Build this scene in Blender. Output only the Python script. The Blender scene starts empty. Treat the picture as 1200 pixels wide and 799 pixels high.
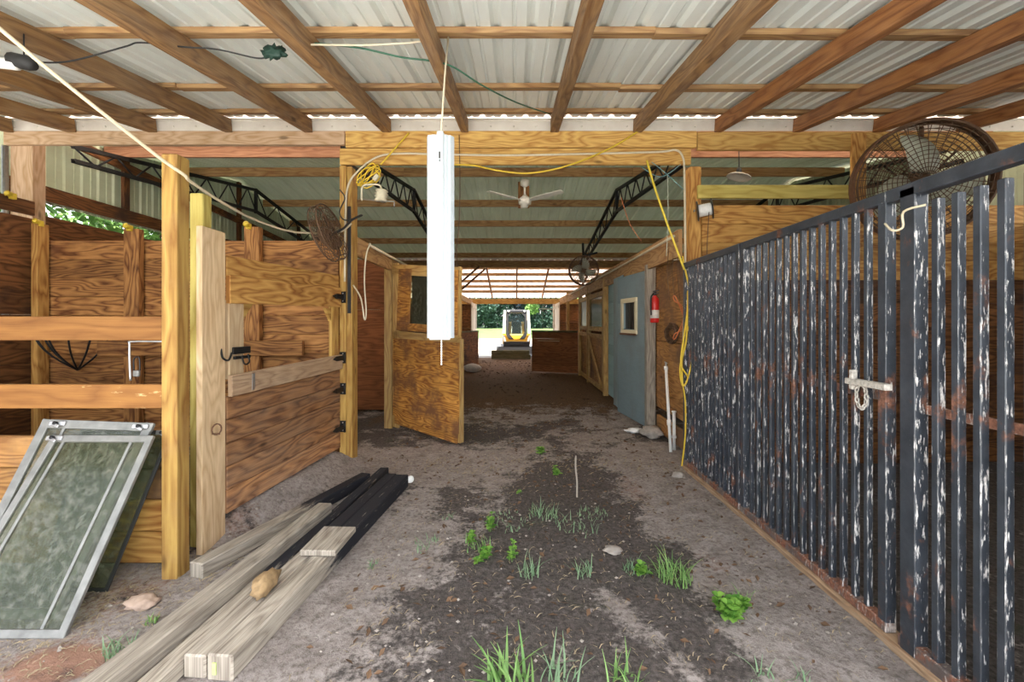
import bpy, bmesh, math, random
from mathutils import Vector, Matrix, Euler, noise
random.seed(7)
S = bpy.context.scene
COL = S.collection
F, CX, CY, H = 533.0, 604.0, 378.0, 1.5
def P(px, py, Y):
    """a point at depth Y metres seen at photo pixel (px, py)"""
    return Vector(((px - CX) * Y / F, Y, H - (py - CY) * Y / F))
def PX(px, Y): return (px - CX) * Y / F
def sm(a, b, x):
    t = max(0.0, min(1.0, (x - a) / (b - a))); return t * t * (3 - 2 * t)

# ------------------------------------------------------------------ materials
MATS = {}
class N:
    def __init__(s, name):
        m = bpy.data.materials.new(name); m.use_nodes = True
        s.m = m; s.t = m.node_tree; s.t.nodes.clear()
        s.out = s.t.nodes.new('ShaderNodeOutputMaterial')
        s.b = s.t.nodes.new('ShaderNodeBsdfPrincipled')
        s.t.links.new(s.b.outputs[0], s.out.inputs[0])
        MATS[name] = m
    def n(s, typ, **kw):
        nd = s.t.nodes.new('ShaderNode' + typ)
        for k, v in kw.items():
            if k in nd.inputs.keys():
                try: nd.inputs[k].default_value = v
                except Exception: s.l(v, nd.inputs[k])
            else: setattr(nd, k, v)
        return nd
    def l(s, a, b): s.t.links.new(a, b)
    def put(s, v, inp):
        if isinstance(v, bpy.types.NodeSocket): s.l(v, inp)
        else: inp.default_value = v
    def math(s, op, a, b=0.0, c=None, clamp=False):
        nd = s.t.nodes.new('ShaderNodeMath'); nd.operation = op; nd.use_clamp = clamp
        s.put(a, nd.inputs[0]); s.put(b, nd.inputs[1])
        if c is not None: s.put(c, nd.inputs[2])
        return nd.outputs[0]
    def mix(s, f, a, b, mode='MIX'):
        nd = s.t.nodes.new('ShaderNodeMix'); nd.data_type = 'RGBA'; nd.blend_type = mode
        s.put(f, nd.inputs[0])
        s.put(a if isinstance(a, bpy.types.NodeSocket) else (*a, 1), nd.inputs[6])
        s.put(b if isinstance(b, bpy.types.NodeSocket) else (*b, 1), nd.inputs[7])
        return nd.outputs[2]
    def rng(s, v, a, b, c=0.0, d=1.0):
        nd = s.t.nodes.new('ShaderNodeMapRange'); nd.clamp = True
        s.put(v, nd.inputs[0])
        for i, q in enumerate((a, b, c, d)): s.put(q, nd.inputs[i + 1])
        return nd.outputs[0]
    def noise(s, vec, scale, detail=3.0, rough=0.55, dist=0.0):
        nd = s.t.nodes.new('ShaderNodeTexNoise')
        if vec is not None: s.l(vec, nd.inputs['Vector'])
        nd.inputs['Scale'].default_value = scale; nd.inputs['Detail'].default_value = detail
        nd.inputs['Roughness'].default_value = rough; nd.inputs['Distortion'].default_value = dist
        return nd.outputs[0]
    def vmap(s, vec, scale):
        nd = s.t.nodes.new('ShaderNodeVectorMath'); nd.operation = 'MULTIPLY'
        s.l(vec, nd.inputs[0]); nd.inputs[1].default_value = scale
        return nd.outputs[0]
    def uv(s, name='UVMap'):
        nd = s.t.nodes.new('ShaderNodeUVMap'); nd.uv_map = name; return nd.outputs[0]
    def sep(s, v):
        nd = s.t.nodes.new('ShaderNodeSeparateXYZ'); s.l(v, nd.inputs[0]); return nd.outputs
    def comb(s, x, y, z):
        nd = s.t.nodes.new('ShaderNodeCombineXYZ')
        for i, q in enumerate((x, y, z)): s.put(q, nd.inputs[i])
        return nd.outputs[0]
    def obj(s):
        return s.t.nodes.new('ShaderNodeTexCoord').outputs['Object']
    def pos(s):
        return s.t.nodes.new('ShaderNodeNewGeometry').outputs['Position']
    def bump(s, h, strength=0.4, dist=0.01):
        nd = s.t.nodes.new('ShaderNodeBump')
        nd.inputs['Strength'].default_value = strength; nd.inputs['Distance'].default_value = dist
        s.l(h, nd.inputs['Height']); s.l(nd.outputs[0], s.b.inputs['Normal'])
    def fin(s, col, rough=0.6, metal=0.0, spec=0.5):
        s.put(col if isinstance(col, bpy.types.NodeSocket) else (*col, 1), s.b.inputs['Base Color'])
        s.put(rough, s.b.inputs['Roughness']); s.put(metal, s.b.inputs['Metallic'])
        s.b.inputs['Specular IOR Level'].default_value = spec
        return s.m

def plain(name, col, rough=0.5, metal=0.0, var=0.25, scale=30, spec=0.5):
    k = N(name)
    f = k.noise(k.obj(), scale, 4)
    c = k.mix(k.rng(f, .3, .75), col, tuple(x * (1 - var) for x in col))
    k.bump(f, .15, .004)
    return k.fin(c, rough, metal, spec)

def wood(name, light, dark, rings=1.0, knots=True, grey=0.0, rough=.72, freq=9.0, stain=None, paint=None, tintv=.35, fibw=.30, tar=None):
    """boards: UVMap runs in metres along (u) and across (v) each board; rnd holds a random pair per board"""
    light, dark = [(q[0], q[1] * 1.07, q[2]) if q[0] > 3 * q[2] else q for q in (light, dark)]
    k = N(name)
    u = k.sep(k.uv()); r = k.sep(k.uv('rnd'))
    zoff = k.math('MULTIPLY', r[0], 40.0)
    slow = k.noise(k.comb(k.math('MULTIPLY', u[0], 1.1), k.math('MULTIPLY', u[1], 5.5), zoff), 1.0, 2.0, .5)
    ph = k.math('ADD', k.math('MULTIPLY', slow, freq), k.math('MULTIPLY', u[1], 9.0))
    ring = k.math('PINGPONG', ph, 0.5)
    ring = k.math('POWER', k.rng(ring, .02, .46), .8)
    fib = k.noise(k.comb(k.math('MULTIPLY', u[0], 5.0), k.math('MULTIPLY', u[1], 150.0), zoff), 1.0, 3.0, .6)
    blot = k.noise(k.comb(k.math('MULTIPLY', u[0], 2.0), k.math('MULTIPLY', u[1], 4.0), zoff), 1.5, 4.0, .6)
    f = k.math('ADD', k.math('MULTIPLY', k.math('SUBTRACT', 1.0, ring), .72 * rings), k.math('MULTIPLY', k.rng(fib, .35, .72), fibw))
    f = k.math('ADD', f, k.math('MULTIPLY', k.rng(blot, .45, .75), .30), clamp=True)
    c = k.mix(f, light, dark)
    if grey:
        g = k.rng(k.noise(k.comb(k.math('MULTIPLY', u[0], .9), k.math('MULTIPLY', u[1], 3.0), zoff), 1.3, 5, .65), .35, .7)
        gm = k.mix(k.rng(fib, .3, .7), (.40, .35, .29), (.17, .14, .11))
        c = k.mix(k.math('MULTIPLY', g, grey), c, gm)
    if stain:
        sc, (a, b), colr = stain
        g = k.rng(k.noise(k.pos(), sc, 5, .65), a, b)
        c = k.mix(g, c, colr)
    if knots:
        v = k.t.nodes.new('ShaderNodeTexVoronoi'); v.inputs['Scale'].default_value = 1.0
        k.l(k.comb(k.math('MULTIPLY', u[0], 1.6), k.math('MULTIPLY', u[1], 4.5), zoff), v.inputs['Vector'])
        kn = k.rng(v.outputs['Distance'], .05, .11, 1.0, 0.0)
        c = k.mix(k.math('MULTIPLY', kn, .75), c, tuple(x * .30 for x in dark))
    if paint:
        sc, (a, b), colr = paint
        g = k.rng(k.noise(k.comb(k.math('MULTIPLY', u[0], 3.0), k.math('MULTIPLY', u[1], 14.0), zoff), sc, 5, .7), a, b)
        c = k.mix(g, c, colr)
    if tar is not None:                       # far end brushed with black tar
        yy = k.math('ADD', k.sep(k.pos())[1], k.math('MULTIPLY', k.math('SUBTRACT', k.noise(k.vmap(k.pos(), (30, 6, 30)), 1.0, 5, .7), .5), .55))
        wear = k.rng(k.noise(k.comb(k.math('MULTIPLY', u[0], 4.0), k.math('MULTIPLY', u[1], 40.0), zoff), 1.3, 5, .7), .60, .68, 1.0, .35)
        c = k.mix(k.math('MULTIPLY', k.rng(yy, tar - .03, tar + .10), wear), c, (.016, .017, .022))
    t = k.math('ADD', k.math('MULTIPLY', r[1], tintv), 1.0 - tintv * .55)
    tc = k.comb(t, t, t)
    c = k.mix(1.0, c, tc, 'MULTIPLY')
    h = k.math('ADD', k.math('MULTIPLY', fib, .6), k.math('MULTIPLY', ring, .25))
    k.bump(h, .35, .004)
    return k.fin(c, rough, 0, .25)

wood('pine_yellow', (.50, .30, .09), (.25, .11, .028), freq=7, stain=(3, (.5, .8), (.36, .21, .08)))
wood('pine_green', (.55, .43, .14), (.36, .25, .06), freq=7)
wood('pine_orange', (.60, .32, .10), (.27, .10, .025), freq=11)
wood('pine_rail', (.29, .125, .036), (.16, .058, .016), freq=5, knots=False, rings=.8, paint=(1.0, (.64, .70), (.58, .42, .20)))
wood('stall_board', (.46, .21, .075), (.11, .035, .012), freq=11, stain=(1.6, (.55, .8), (.14, .06, .03)), tintv=.5)
wood('stall_gate_board', (.46, .21, .09), (.13, .045, .018), freq=9, grey=.35, tintv=.5)
wood('stall_dark', (.25, .10, .036), (.07, .025, .010), freq=10, stain=(1.3, (.5, .7), (.055, .03, .02)), tintv=.5)
wood('header_pine', (.60, .36, .12), (.33, .15, .04), freq=12)
wood('header_pale', (.62, .43, .28), (.42, .24, .13), freq=12)
wood('rafter_brown', (.36, .19, .08), (.17, .075, .03), freq=8, grey=.35)
wood('rafter_red', (.40, .165, .06), (.20, .07, .025), freq=8, grey=.2)
wood('purlin_brown', (.44, .25, .11), (.22, .10, .04), freq=8, grey=.2)
wood('purlin_dark', (.46, .26, .12), (.24, .11, .045), freq=8)
wood('purlin_pink', (.42, .21, .13), (.24, .105, .06), freq=8)
wood('weathered', (.43, .385, .32), (.15, .125, .10), freq=9, rings=.6, fibw=.62, stain=(7, (.55, .8), (.26, .22, .18)))
wood('weathered_tar_a', (.43, .385, .32), (.15, .125, .10), freq=9, rings=.6, fibw=.62, tar=2.72)
wood('weathered_tar_b', (.43, .385, .32), (.15, .125, .10), freq=9, rings=.6, fibw=.62, tar=2.95)
wood('weathered_tar_c', (.43, .385, .32), (.15, .125, .10), freq=9, rings=.6, fibw=.62, tar=2.55)
wood('weathered_tar_d', (.43, .385, .32), (.15, .125, .10), freq=9, rings=.6, fibw=.62, tar=3.45)
wood('pale_cut', (.66, .50, .31), (.42, .27, .14), freq=10, rings=.7, grey=.12, fibw=.4)
wood('weathered_warm', (.52, .36, .22), (.24, .14, .08), freq=9, rings=.7, grey=.3, fibw=.45)
wood('plywood_orange', (.62, .29, .07), (.20, .065, .015), rings=1.1, freq=15, stain=(2.4, (.46, .62), (.17, .078, .034)), knots=False)
wood('plywood_red', (.30, .11, .045), (.15, .05, .02), freq=8, knots=False)
wood('plywood_brown', (.44, .22, .08), (.20, .085, .03), freq=12, stain=(2.0, (.45, .65), (.17, .10, .06)))
wood('door_frame_wood', (.55, .34, .12), (.30, .15, .045), freq=8, grey=.3)
wood('blue_paint', (.24, .33, .37), (.19, .27, .31), rings=.4, knots=False, stain=(1.5, (.45, .75), (.20, .23, .23)), paint=(1.2, (.66, .75), (.34, .33, .28)))
wood('blue_bright', (.30, .46, .50), (.24, .38, .42), rings=.4, knots=False)
wood('cream_paint', (.62, .58, .42), (.50, .44, .30), rings=.4, knots=False)
wood('white_paint', (.72, .68, .60), (.58, .52, .44), rings=.5, knots=False)
wood('tar_black', (.022, .024, .030), (.012, .013, .016), rings=.5, knots=False, rough=.45, paint=(1.3, (.66, .76), (.16, .15, .14)))
wood('timber_moss', (.16, .13, .07), (.07, .07, .03), freq=7)

def metal_sheet(name, col, col2, rough, metal, trans=0.0):
    k = N(name)
    p = k.pos()
    a = k.noise(k.vmap(p, (6.0, .6, 6.0)), 1.0, 5, .6)
    b = k.noise(p, 1.1, 4)
    f = k.math('ADD', k.math('MULTIPLY', k.rng(a, .35, .75), .6), k.math('MULTIPLY', k.rng(b, .4, .7), .4))
    c = k.mix(f, col, col2)
    m = k.fin(c, rough, metal, .4)
    if trans:
        tr = k.t.nodes.new('ShaderNodeBsdfTranslucent'); k.l(c, tr.inputs[0])
        mx = k.t.nodes.new('ShaderNodeMixShader'); mx.inputs[0].default_value = trans
        k.l(k.b.outputs[0], mx.inputs[1]); k.l(tr.outputs[0], mx.inputs[2]); k.l(mx.outputs[0], k.out.inputs[0])
    return m
metal_sheet('roof_metal', (.77, .82, .78), (.62, .66, .61), .40, .05)
metal_sheet('roof_far_glow', (.74, .78, .67), (.56, .60, .49), .5, 0, .085)  # slight translucency added so the sheets glow brighter from below
metal_sheet('roof_translucent', (.84, .78, .72), (.62, .54, .47), .6, 0, .62)
metal_sheet('roof_translucent_bright', (.84, .77, .71), (.60, .52, .46), .6, 0, .62)
metal_sheet('siding_metal', (.56, .64, .47), (.44, .50, .34), .5, .05)
metal_sheet('flashing', (.74, .70, .62), (.56, .50, .42), .5, .2)

def chipped(name, base, chip, rust, amount, rustamt):
    k = N(name)
    p = k.pos()
    g = k.t.nodes.new('ShaderNodeNewGeometry')
    ny = k.sep(g.outputs['Normal'])[1]
    wear = k.rng(ny, -.2, -.9, 0.0, .13)          # paint is worn on the weather side
    bv = k.t.nodes.new('ShaderNodeBevel'); bv.samples = 4; bv.inputs['Radius'].default_value = .007
    dt = k.t.nodes.new('ShaderNodeVectorMath'); dt.operation = 'DOT_PRODUCT'
    k.l(bv.outputs[0], dt.inputs[0]); k.l(g.outputs['Normal'], dt.inputs[1])
    edge = k.rng(dt.outputs['Value'], .995, .85, 0.0, .10)
    n1 = k.math('ADD', k.noise(k.vmap(p, (75, 75, 13)), 1.0, 5, .66), edge)
    lo = k.noise(k.vmap(p, (5, 5, 1.6)), 1.0, 3, .55)
    v = k.math('ADD', k.math('ADD', n1, wear), k.math('MULTIPLY', k.math('SUBTRACT', lo, .5), .22))
    ch = k.rng(v, amount, amount + .025)
    z = k.sep(p)[2]
    zr = k.rng(k.math('ABSOLUTE', k.math('SUBTRACT', z, 1.14)), 0, .22, .10, 0.0)
    zl = k.rng(z, .9, .05, 0.0, .06)
    n2 = k.noise(k.vmap(p, (9, 9, 6)), 1.0, 5, .65)
    rs = k.rng(k.math('ADD', k.math('ADD', n2, zr), zl), rustamt, rustamt + .10)
    n3 = k.noise(p, 60, 3)
    dust = k.mix(k.rng(k.noise(p, 7, 5, .7), .4, .75), base, tuple(x * 1.6 + .012 for x in base))
    c = k.mix(rs, dust, k.mix(k.rng(n3, .35, .65), rust, tuple(x * .45 for x in rust)))
    c = k.mix(ch, c, k.mix(k.rng(n3, .35, .7), chip, tuple(x * .55 for x in chip)))
    k.bump(k.math('SUBTRACT', n3, k.math('MULTIPLY', ch, .8)), .3, .003)
    return k.fin(c, k.rng(rs, 0, 1, .38, .85), .0, .5)
chipped('gate_paint', (.030, .036, .046), (.78, .76, .74), (.24, .11, .07), .715, .61)
chipped('gate_rust', (.10, .08, .075), (.62, .55, .50), (.30, .13, .08), .60, .52)

plain('black_iron', (.018, .018, .020), .5, .3)
plain('truss_black', (.012, .012, .013), .55)
plain('hinge_black', (.015, .015, .016), .45, .4)
plain('zinc', (.55, .56, .57), .35, .8)
plain('aluminium', (.23, .23, .215), .45, .3, .45, 14)
plain('enamel_white', (.50, .56, .60), .32, .0, .10, 6)
plain('plastic_white', (.80, .80, .77), .4, 0, .15)
plain('plastic_cream', (.72, .66, .48), .5, 0, .2)
plain('fan_white', (.78, .77, .68), .4, 0, .2, 8)
plain('fan_pale', (.55, .58, .46), .45, 0, .25, 8)
plain('cord_yellow', (.75, .52, .04), .5, 0, .2)
plain('strap_yellow', (.80, .60, .06), .55, 0, .2)
plain('cord_white', (.62, .55, .40), .5, 0, .15)
plain('rope_cream', (.62, .54, .38), .7, 0, .2, 120)
plain('cord_green', (.03, .13, .075), .55)
plain('tarp_green', (.006, .035, .022), .6)
plain('twine_blue', (.20, .42, .45), .6)
plain('twine_orange', (.55, .16, .05), .6)
plain('wire_brown', (.13, .07, .035), .7, 0, .4)
plain('rust_steel', (.20, .10, .055), .75, .2, .5)
plain('extinguisher_red', (.62, .025, .02), .3, 0, .1)
plain('label_white', (.78, .76, .72), .5)
plain('rubber_black', (.02, .02, .02), .7)
plain('pvc_white', (.80, .80, .78), .35, 0, .12)
plain('loader_yellow', (.70, .38, .03), .4, 0, .2, 5)
plain('loader_cream', (.74, .70, .60), .45, 0, .2, 5)
plain('loader_black', (.02, .02, .022), .5)
plain('track_grey', (.16, .17, .18), .7)
plain('sack_white', (.66, .62, .58), .7, 0, .25, 8)
plain('stone_pink', (.50, .37, .29), .85, 0, .4, 18)
plain('stone_grey', (.38, .34, .30), .9, 0, .4, 18)
plain('bark_chunk', (.42, .28, .14), .85, 0, .55, 22)
plain('crust_white', (.62, .58, .52), .8, 0, .6, 60)
plain('straw', (.40, .32, .20), .85, 0, .4, 9)
plain('leaf_litter', (.15, .085, .045), .85, 0, .6, 4)
plain('paper_white', (.74, .74, .72), .7)
plain('stick_grey', (.38, .33, .28), .85)
plain('insulator_yellow', (.80, .58, .05), .45)
plain('gloss_dark', (.03, .028, .025), .3)
plain('tag_green', (.62, .80, .25), .6)
plain('trunk_bark', (.10, .075, .055), .9)

def leafmat(name, a, b, tr=.35):
    k = N(name)
    f = k.sep(k.uv('rnd'))[0]
    c = k.mix(f, a, b)
    k.fin(c, .55, 0, .3)
    t = k.t.nodes.new('ShaderNodeBsdfTranslucent'); k.l(c, t.inputs[0])
    mx = k.t.nodes.new('ShaderNodeMixShader'); mx.inputs[0].default_value = tr
    k.l(k.b.outputs[0], mx.inputs[1]); k.l(t.outputs[0], mx.inputs[2]); k.l(mx.outputs[0], k.out.inputs[0])
leafmat('grass_green', (.12, .26, .07), (.26, .42, .14))
leafmat('grass_blue', (.16, .28, .15), (.28, .40, .24))
leafmat('weed_green', (.07, .22, .03), (.30, .55, .10))
leafmat('tree_leaf', (.02, .05, .035), (.06, .11, .075), .25)
leafmat('tree_leaf_blue', (.02, .04, .05), (.06, .095, .12), .25)
leafmat('tree_leaf_bright', (.06, .14, .03), (.16, .27, .07), .3)

k = N('dusty_glass')
p = k.obj()
d = k.rng(k.noise(k.vmap(p, (1, 1, 1)), 26, 8, .75), .45, .75, .05, .55)
col = k.mix(d, (.05, .055, .035), (.30, .28, .22))
k.fin(col, .12, 0, .6)
tr = k.t.nodes.new('ShaderNodeBsdfTransparent'); tr.inputs[0].default_value = (.80, .86, .74, 1)
mx = k.t.nodes.new('ShaderNodeMixShader'); k.l(k.math('ADD', d, .22), mx.inputs[0])
k.l(tr.outputs[0], mx.inputs[1]); k.l(k.b.outputs[0], mx.inputs[2]); k.l(mx.outputs[0], k.out.inputs[0])
k = N('cab_glass')
k.fin((.04, .06, .06), .06, 0, .6)
tr = k.t.nodes.new('ShaderNodeBsdfTransparent'); tr.inputs[0].default_value = (.75, .82, .80, 1)
mx = k.t.nodes.new('ShaderNodeMixShader'); mx.inputs[0].default_value = .12
k.l(tr.outputs[0], mx.inputs[1]); k.l(k.b.outputs[0], mx.inputs[2]); k.l(mx.outputs[0], k.out.inputs[0])

# soil: R damp earth and painted shade, G red clay, B straw and leaf litter
k = N('soil')
p = k.pos()
at = k.t.nodes.new('ShaderNodeVertexColor'); at.layer_name = 'soil'
a = k.sep(at.outputs[0])
fine = k.noise(p, 34, 8, .7); mid = k.noise(p, 7, 6, .65); grain = k.noise(p, 160, 4, .6)
dry = k.mix(k.rng(mid, .35, .7), (.365, .325, .305), (.200, .174, .160))
dry = k.mix(k.math('MULTIPLY', k.rng(fine, .46, .64), .75), dry, (.115, .095, .083))
dry = k.mix(k.math('MULTIPLY', k.rng(grain, .58, .72), .6), dry, (.42, .38, .34))
clay = k.mix(k.rng(mid, .35, .7), (.34, .20, .145), (.22, .125, .09))
c = k.mix(k.rng(k.math('ADD', a[1], k.math('MULTIPLY', k.math('SUBTRACT', fine, .5), .9)), .35, .65), dry, clay)
damp_shade = k.mix(k.rng(fine, .38, .66), (.118, .103, .096), (.043, .038, .035))
damp_shade = k.mix(k.rng(grain, .60, .75), damp_shade, (.20, .16, .13))
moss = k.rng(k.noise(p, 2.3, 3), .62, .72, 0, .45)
damp_shade = k.mix(moss, damp_shade, (.05, .065, .035))
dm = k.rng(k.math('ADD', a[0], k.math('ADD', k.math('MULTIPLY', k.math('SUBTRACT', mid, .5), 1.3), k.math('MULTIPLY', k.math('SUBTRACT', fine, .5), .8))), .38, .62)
c = k.mix(dm, c, damp_shade)
lit = k.mix(k.rng(fine, .38, .66), (.17, .095, .045), (.045, .030, .020))
lm = k.rng(k.math('ADD', a[2], k.math('ADD', k.math('MULTIPLY', k.math('SUBTRACT', mid, .5), .9), k.math('MULTIPLY', k.math('SUBTRACT', fine, .5), .7))), .35, .65)
c = k.mix(lm, c, lit)
k.bump(k.math('ADD', k.math('MULTIPLY', fine, .7), k.math('MULTIPLY', grain, .35)), .7, .025)
k.fin(c, .92, 0, .15)
k = N('pale_yard')
k.fin(k.mix(k.rng(k.noise(k.pos(), 1.2, 6), .35, .7), (.26, .235, .20), (.18, .16, .135)), .9)
k = N('pale_bounce')  # pale colour of the added bounce slab
k.fin(k.mix(k.rng(k.noise(k.pos(), 1.2, 6), .35, .7), (.64, .63, .60), (.54, .53, .50)), .9)
k = N('lawn_green')
k.fin(k.mix(k.rng(k.noise(k.pos(), .8, 6), .35, .7), (.05, .115, .022), (.10, .15, .035)), .9)

# ------------------------------------------------------------------ mesh builder
class MB:
    def __init__(s):
        s.bm = bmesh.new(); s.uv = s.bm.loops.layers.uv.new('UVMap'); s.rnd = s.bm.loops.layers.uv.new('rnd')
    def add(s, verts, faces, uvs=None, mi=0, smooth=False, tint=None):
        t = tint or (random.random(), random.random())
        vs = [s.bm.verts.new(v) for v in verts]
        for fi, f in enumerate(faces):
            try: fc = s.bm.faces.new([vs[i] for i in f])
            except ValueError: continue
            fc.material_index = mi; fc.smooth = smooth
            for li, lp in enumerate(fc.loops):
                lp[s.rnd].uv = t
                lp[s.uv].uv = uvs[f[li]] if uvs else (0, 0)
        return vs
    def box(s, size, M, bevel=.004, mi=0, tint=None, jit=0, split=None):
        """box size (length, width, thick) centred on M; grain runs along local x"""
        t = tint or (random.random(), random.random())
        b = bmesh.new(); bmesh.ops.create_cube(b, size=1.0)
        for v in b.verts: v.co = Vector((v.co.x * size[0], v.co.y * size[1], v.co.z * size[2]))
        if split is not None:
            g = bmesh.ops.bisect_plane(b, geom=b.verts[:] + b.edges[:] + b.faces[:], plane_co=(split, 0, 0), plane_no=(1, 0, 0))
        be = min(bevel, min(size) * .3)
        if be > 0:
            eds = [e for e in b.edges if len(e.link_faces) == 2 and e.calc_face_angle(0) > .5]
            bmesh.ops.bevel(b, geom=eds, offset=be, segments=1, affect='EDGES')
        if jit:
            for v in b.verts: v.co += Vector((random.uniform(-jit, jit), random.uniform(-jit, jit), random.uniform(-jit, jit)))
        off = (random.uniform(0, 20), random.uniform(0, 20))
        mp = {}
        for v in b.verts: mp[v] = s.bm.verts.new(M @ v.co)
        for f in b.faces:
            nf = s.bm.faces.new([mp[v] for v in f.verts])
            cx = f.calc_center_median().x
            nf.material_index = (1 if (split is not None and cx > split) else 0) + mi
            n = f.normal
            for lp, ol in zip(nf.loops, f.loops):
                c = ol.vert.co
                if abs(n.x) > .8: q = (c.y * .3, c.z)
                elif abs(n.z) >= abs(n.y): q = (c.x, c.y)
                else: q = (c.x, c.z + size[1])
                lp[s.uv].uv = (q[0] + off[0], q[1] + off[1]); lp[s.rnd].uv = t
        b.free()
    def board(s, p0, p1, w, t, up=(0, 0, 1), **kw):
        """a board from p0 to p1, w along up, t across"""
        p0 = Vector(p0); p1 = Vector(p1); d = p1 - p0; x = d.normalized(); u = Vector(up)
        z = x.cross(u).normalized(); y = z.cross(x)
        M = Matrix((x, y, z)).transposed().to_4x4(); M.translation = (p0 + p1) / 2
        s.box((d.length, w, t), M, **kw)
    def aabb(s, a, b, axis=0, **kw):
        a = Vector(a); b = Vector(b); c = (a + b) / 2; z = b - a
        z = Vector((abs(z.x), abs(z.y), abs(z.z)))
        if axis == 0: s.box((z.x, z.z, z.y), Matrix.Translation(c) @ Matrix.Rotation(math.pi / 2, 4, 'X'), **kw)
        elif axis == 1:
            M = Matrix(((0, 0, 1), (1, 0, 0), (0, 1, 0))).to_4x4(); M.translation = c
            s.box((z.y, z.z, z.x), M, **kw)
        else:
            M = Matrix(((0, 1, 0), (0, 0, 1), (1, 0, 0))).to_4x4(); M.translation = c
            s.box((z.z, z.x, z.y), M, **kw)
    def tube(s, pts, r, seg=8, mi=0, caps=True, smooth=True):
        pts = [Vector(p) for p in pts]; n = len(pts)
        rs = r if isinstance(r, (list, tuple)) else [r] * n
        verts = []; uvs = []; L = 0
        prev = None
        for i, p in enumerate(pts):
            t = (pts[min(i + 1, n - 1)] - pts[max(i - 1, 0)])
            t = t.normalized() if t.length > 1e-9 else Vector((0, 0, 1))
            if prev is None:
                a = Vector((0, 0, 1)) if abs(t.z) < .9 else Vector((1, 0, 0))
                x = t.cross(a).normalized()
            else:
                x = prev - t * prev.dot(t); x = x.normalized() if x.length > 1e-6 else t.orthogonal().normalized()
            prev = x; y = t.cross(x)
            if i: L += (p - pts[i - 1]).length
            for k_ in range(seg):
                a = 2 * math.pi * k_ / seg
                verts.append(p + (x * math.cos(a) + y * math.sin(a)) * rs[i]); uvs.append((L, k_ / seg * .1))
        faces = []
        for i in range(n - 1):
            for k_ in range(seg):
                k2 = (k_ + 1) % seg
                faces.append((i * seg + k_, i * seg + k2, (i + 1) * seg + k2, (i + 1) * seg + k_))
        if caps:
            faces.append(tuple(range(seg))[::-1]); faces.append(tuple((n - 1) * seg + i for i in range(seg)))
        s.add(verts, faces, uvs, mi, smooth)
    def lathe(s, prof, M=Matrix(), seg=20, mi=0, smooth=True, closed=False):
        """profile of (radius, z) turned round local z"""
        verts = []; n = len(prof)
        for (r, z) in prof:
            for i in range(seg):
                a = 2 * math.pi * i / seg
                verts.append(M @ Vector((max(r, .0004) * math.cos(a), max(r, .0004) * math.sin(a), z)))
        faces = [(j * seg + i, j * seg + (i + 1) % seg, (j + 1) * seg + (i + 1) % seg, (j + 1) * seg + i) for j in range(n - 1) for i in range(seg)]
        if closed: faces += [((n - 1) * seg + i, (n - 1) * seg + (i + 1) % seg, (i + 1) % seg, i) for i in range(seg)]
        else: faces.append(tuple(range(seg))[::-1]); faces.append(tuple((n - 1) * seg + i for i in range(seg)))
        s.add(verts, faces, [(v.x, v.z) for v in verts], mi, smooth)
    def prism(s, poly, M, depth, mi=0):
        """polygon in local xy, thick along local z from 0 to depth"""
        n = len(poly)
        verts = [M @ Vector((x, y, 0)) for x, y in poly] + [M @ Vector((x, y, depth)) for x, y in poly]
        faces = [tuple(range(n))[::-1], tuple(range(n, 2 * n))] + [(i, (i + 1) % n, n + (i + 1) % n, n + i) for i in range(n)]
        o = random.uniform(0, 9)
        s.add(verts, faces, [(x + o, y + o) for x, y in poly] * 2, mi)
    def blob(s, c, r, sq=(1, 1, 1), sub=3, amp=.3, fr=3.0, mi=0, smooth=True, seed=None):
        b = bmesh.new(); bmesh.ops.create_icosphere(b, subdivisions=sub, radius=1)
        sd = Vector((random.uniform(0, 99),) * 3) if seed is None else Vector((seed,) * 3)
        vs = []; idx = {}
        for i, v in enumerate(b.verts):
            k_ = 1 + amp * noise.noise(v.co * fr * .5 + sd)
            vs.append(Vector(c) + Vector((v.co.x * sq[0], v.co.y * sq[1], v.co.z * sq[2])) * r * k_); idx[v] = i
        s.add(vs, [tuple(idx[v] for v in f.verts) for f in b.faces], [(v.x, v.z) for v in vs], mi, smooth)
        b.free()
    def build(s, name, mats, parent=None, base=None):
        if isinstance(mats, str): mats = [mats]
        me = bpy.data.meshes.new(name)
        if parent is not None: L = root_loc(parent)
        else:
            if base is None and s.bm.verts:
                xs = [v.co.x for v in s.bm.verts]; ys = [v.co.y for v in s.bm.verts]; zs = [v.co.z for v in s.bm.verts]
                L = Vector(((min(xs) + max(xs)) / 2, (min(ys) + max(ys)) / 2, min(zs)))
            else: L = Vector(base or (0, 0, 0))
        for v in s.bm.verts: v.co -= L
        bmesh.ops.recalc_face_normals(s.bm, faces=s.bm.faces[:])
        s.bm.to_mesh(me); s.bm.free()
        for m in mats: me.materials.append(MATS[m])
        o = bpy.data.objects.new(name, me); COL.objects.link(o)
        if parent is not None: o.parent = parent
        else: o.location = L
        return o
def root_loc(o):
    L = Vector((0, 0, 0))
    while o is not None: L += Vector(o.location); o = o.parent
    return L
def tag(o, label=None, cat=None, group=None, kind=None):
    if label: o['label'] = label
    if cat: o['category'] = cat
    if group: o['group'] = group
    if kind: o['kind'] = kind
    return o
def thing(name, label, cat, loc, group=None):
    o = bpy.data.objects.new(name, None); COL.objects.link(o); o.location = Vector(loc); o.empty_display_size = .1
    return tag(o, label, cat, group)
def struct(name, mb, mats, base=None):
    return tag(mb.build(name, mats, base=base), kind='structure')
def part(name, mats, parent, fn):
    m = MB(); fn(m); return m.build(name, mats, parent)
def single(name, mats, label, cat, fn, group=None):
    m = MB(); fn(m); return tag(m.build(name, mats), label, cat, group)
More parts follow.
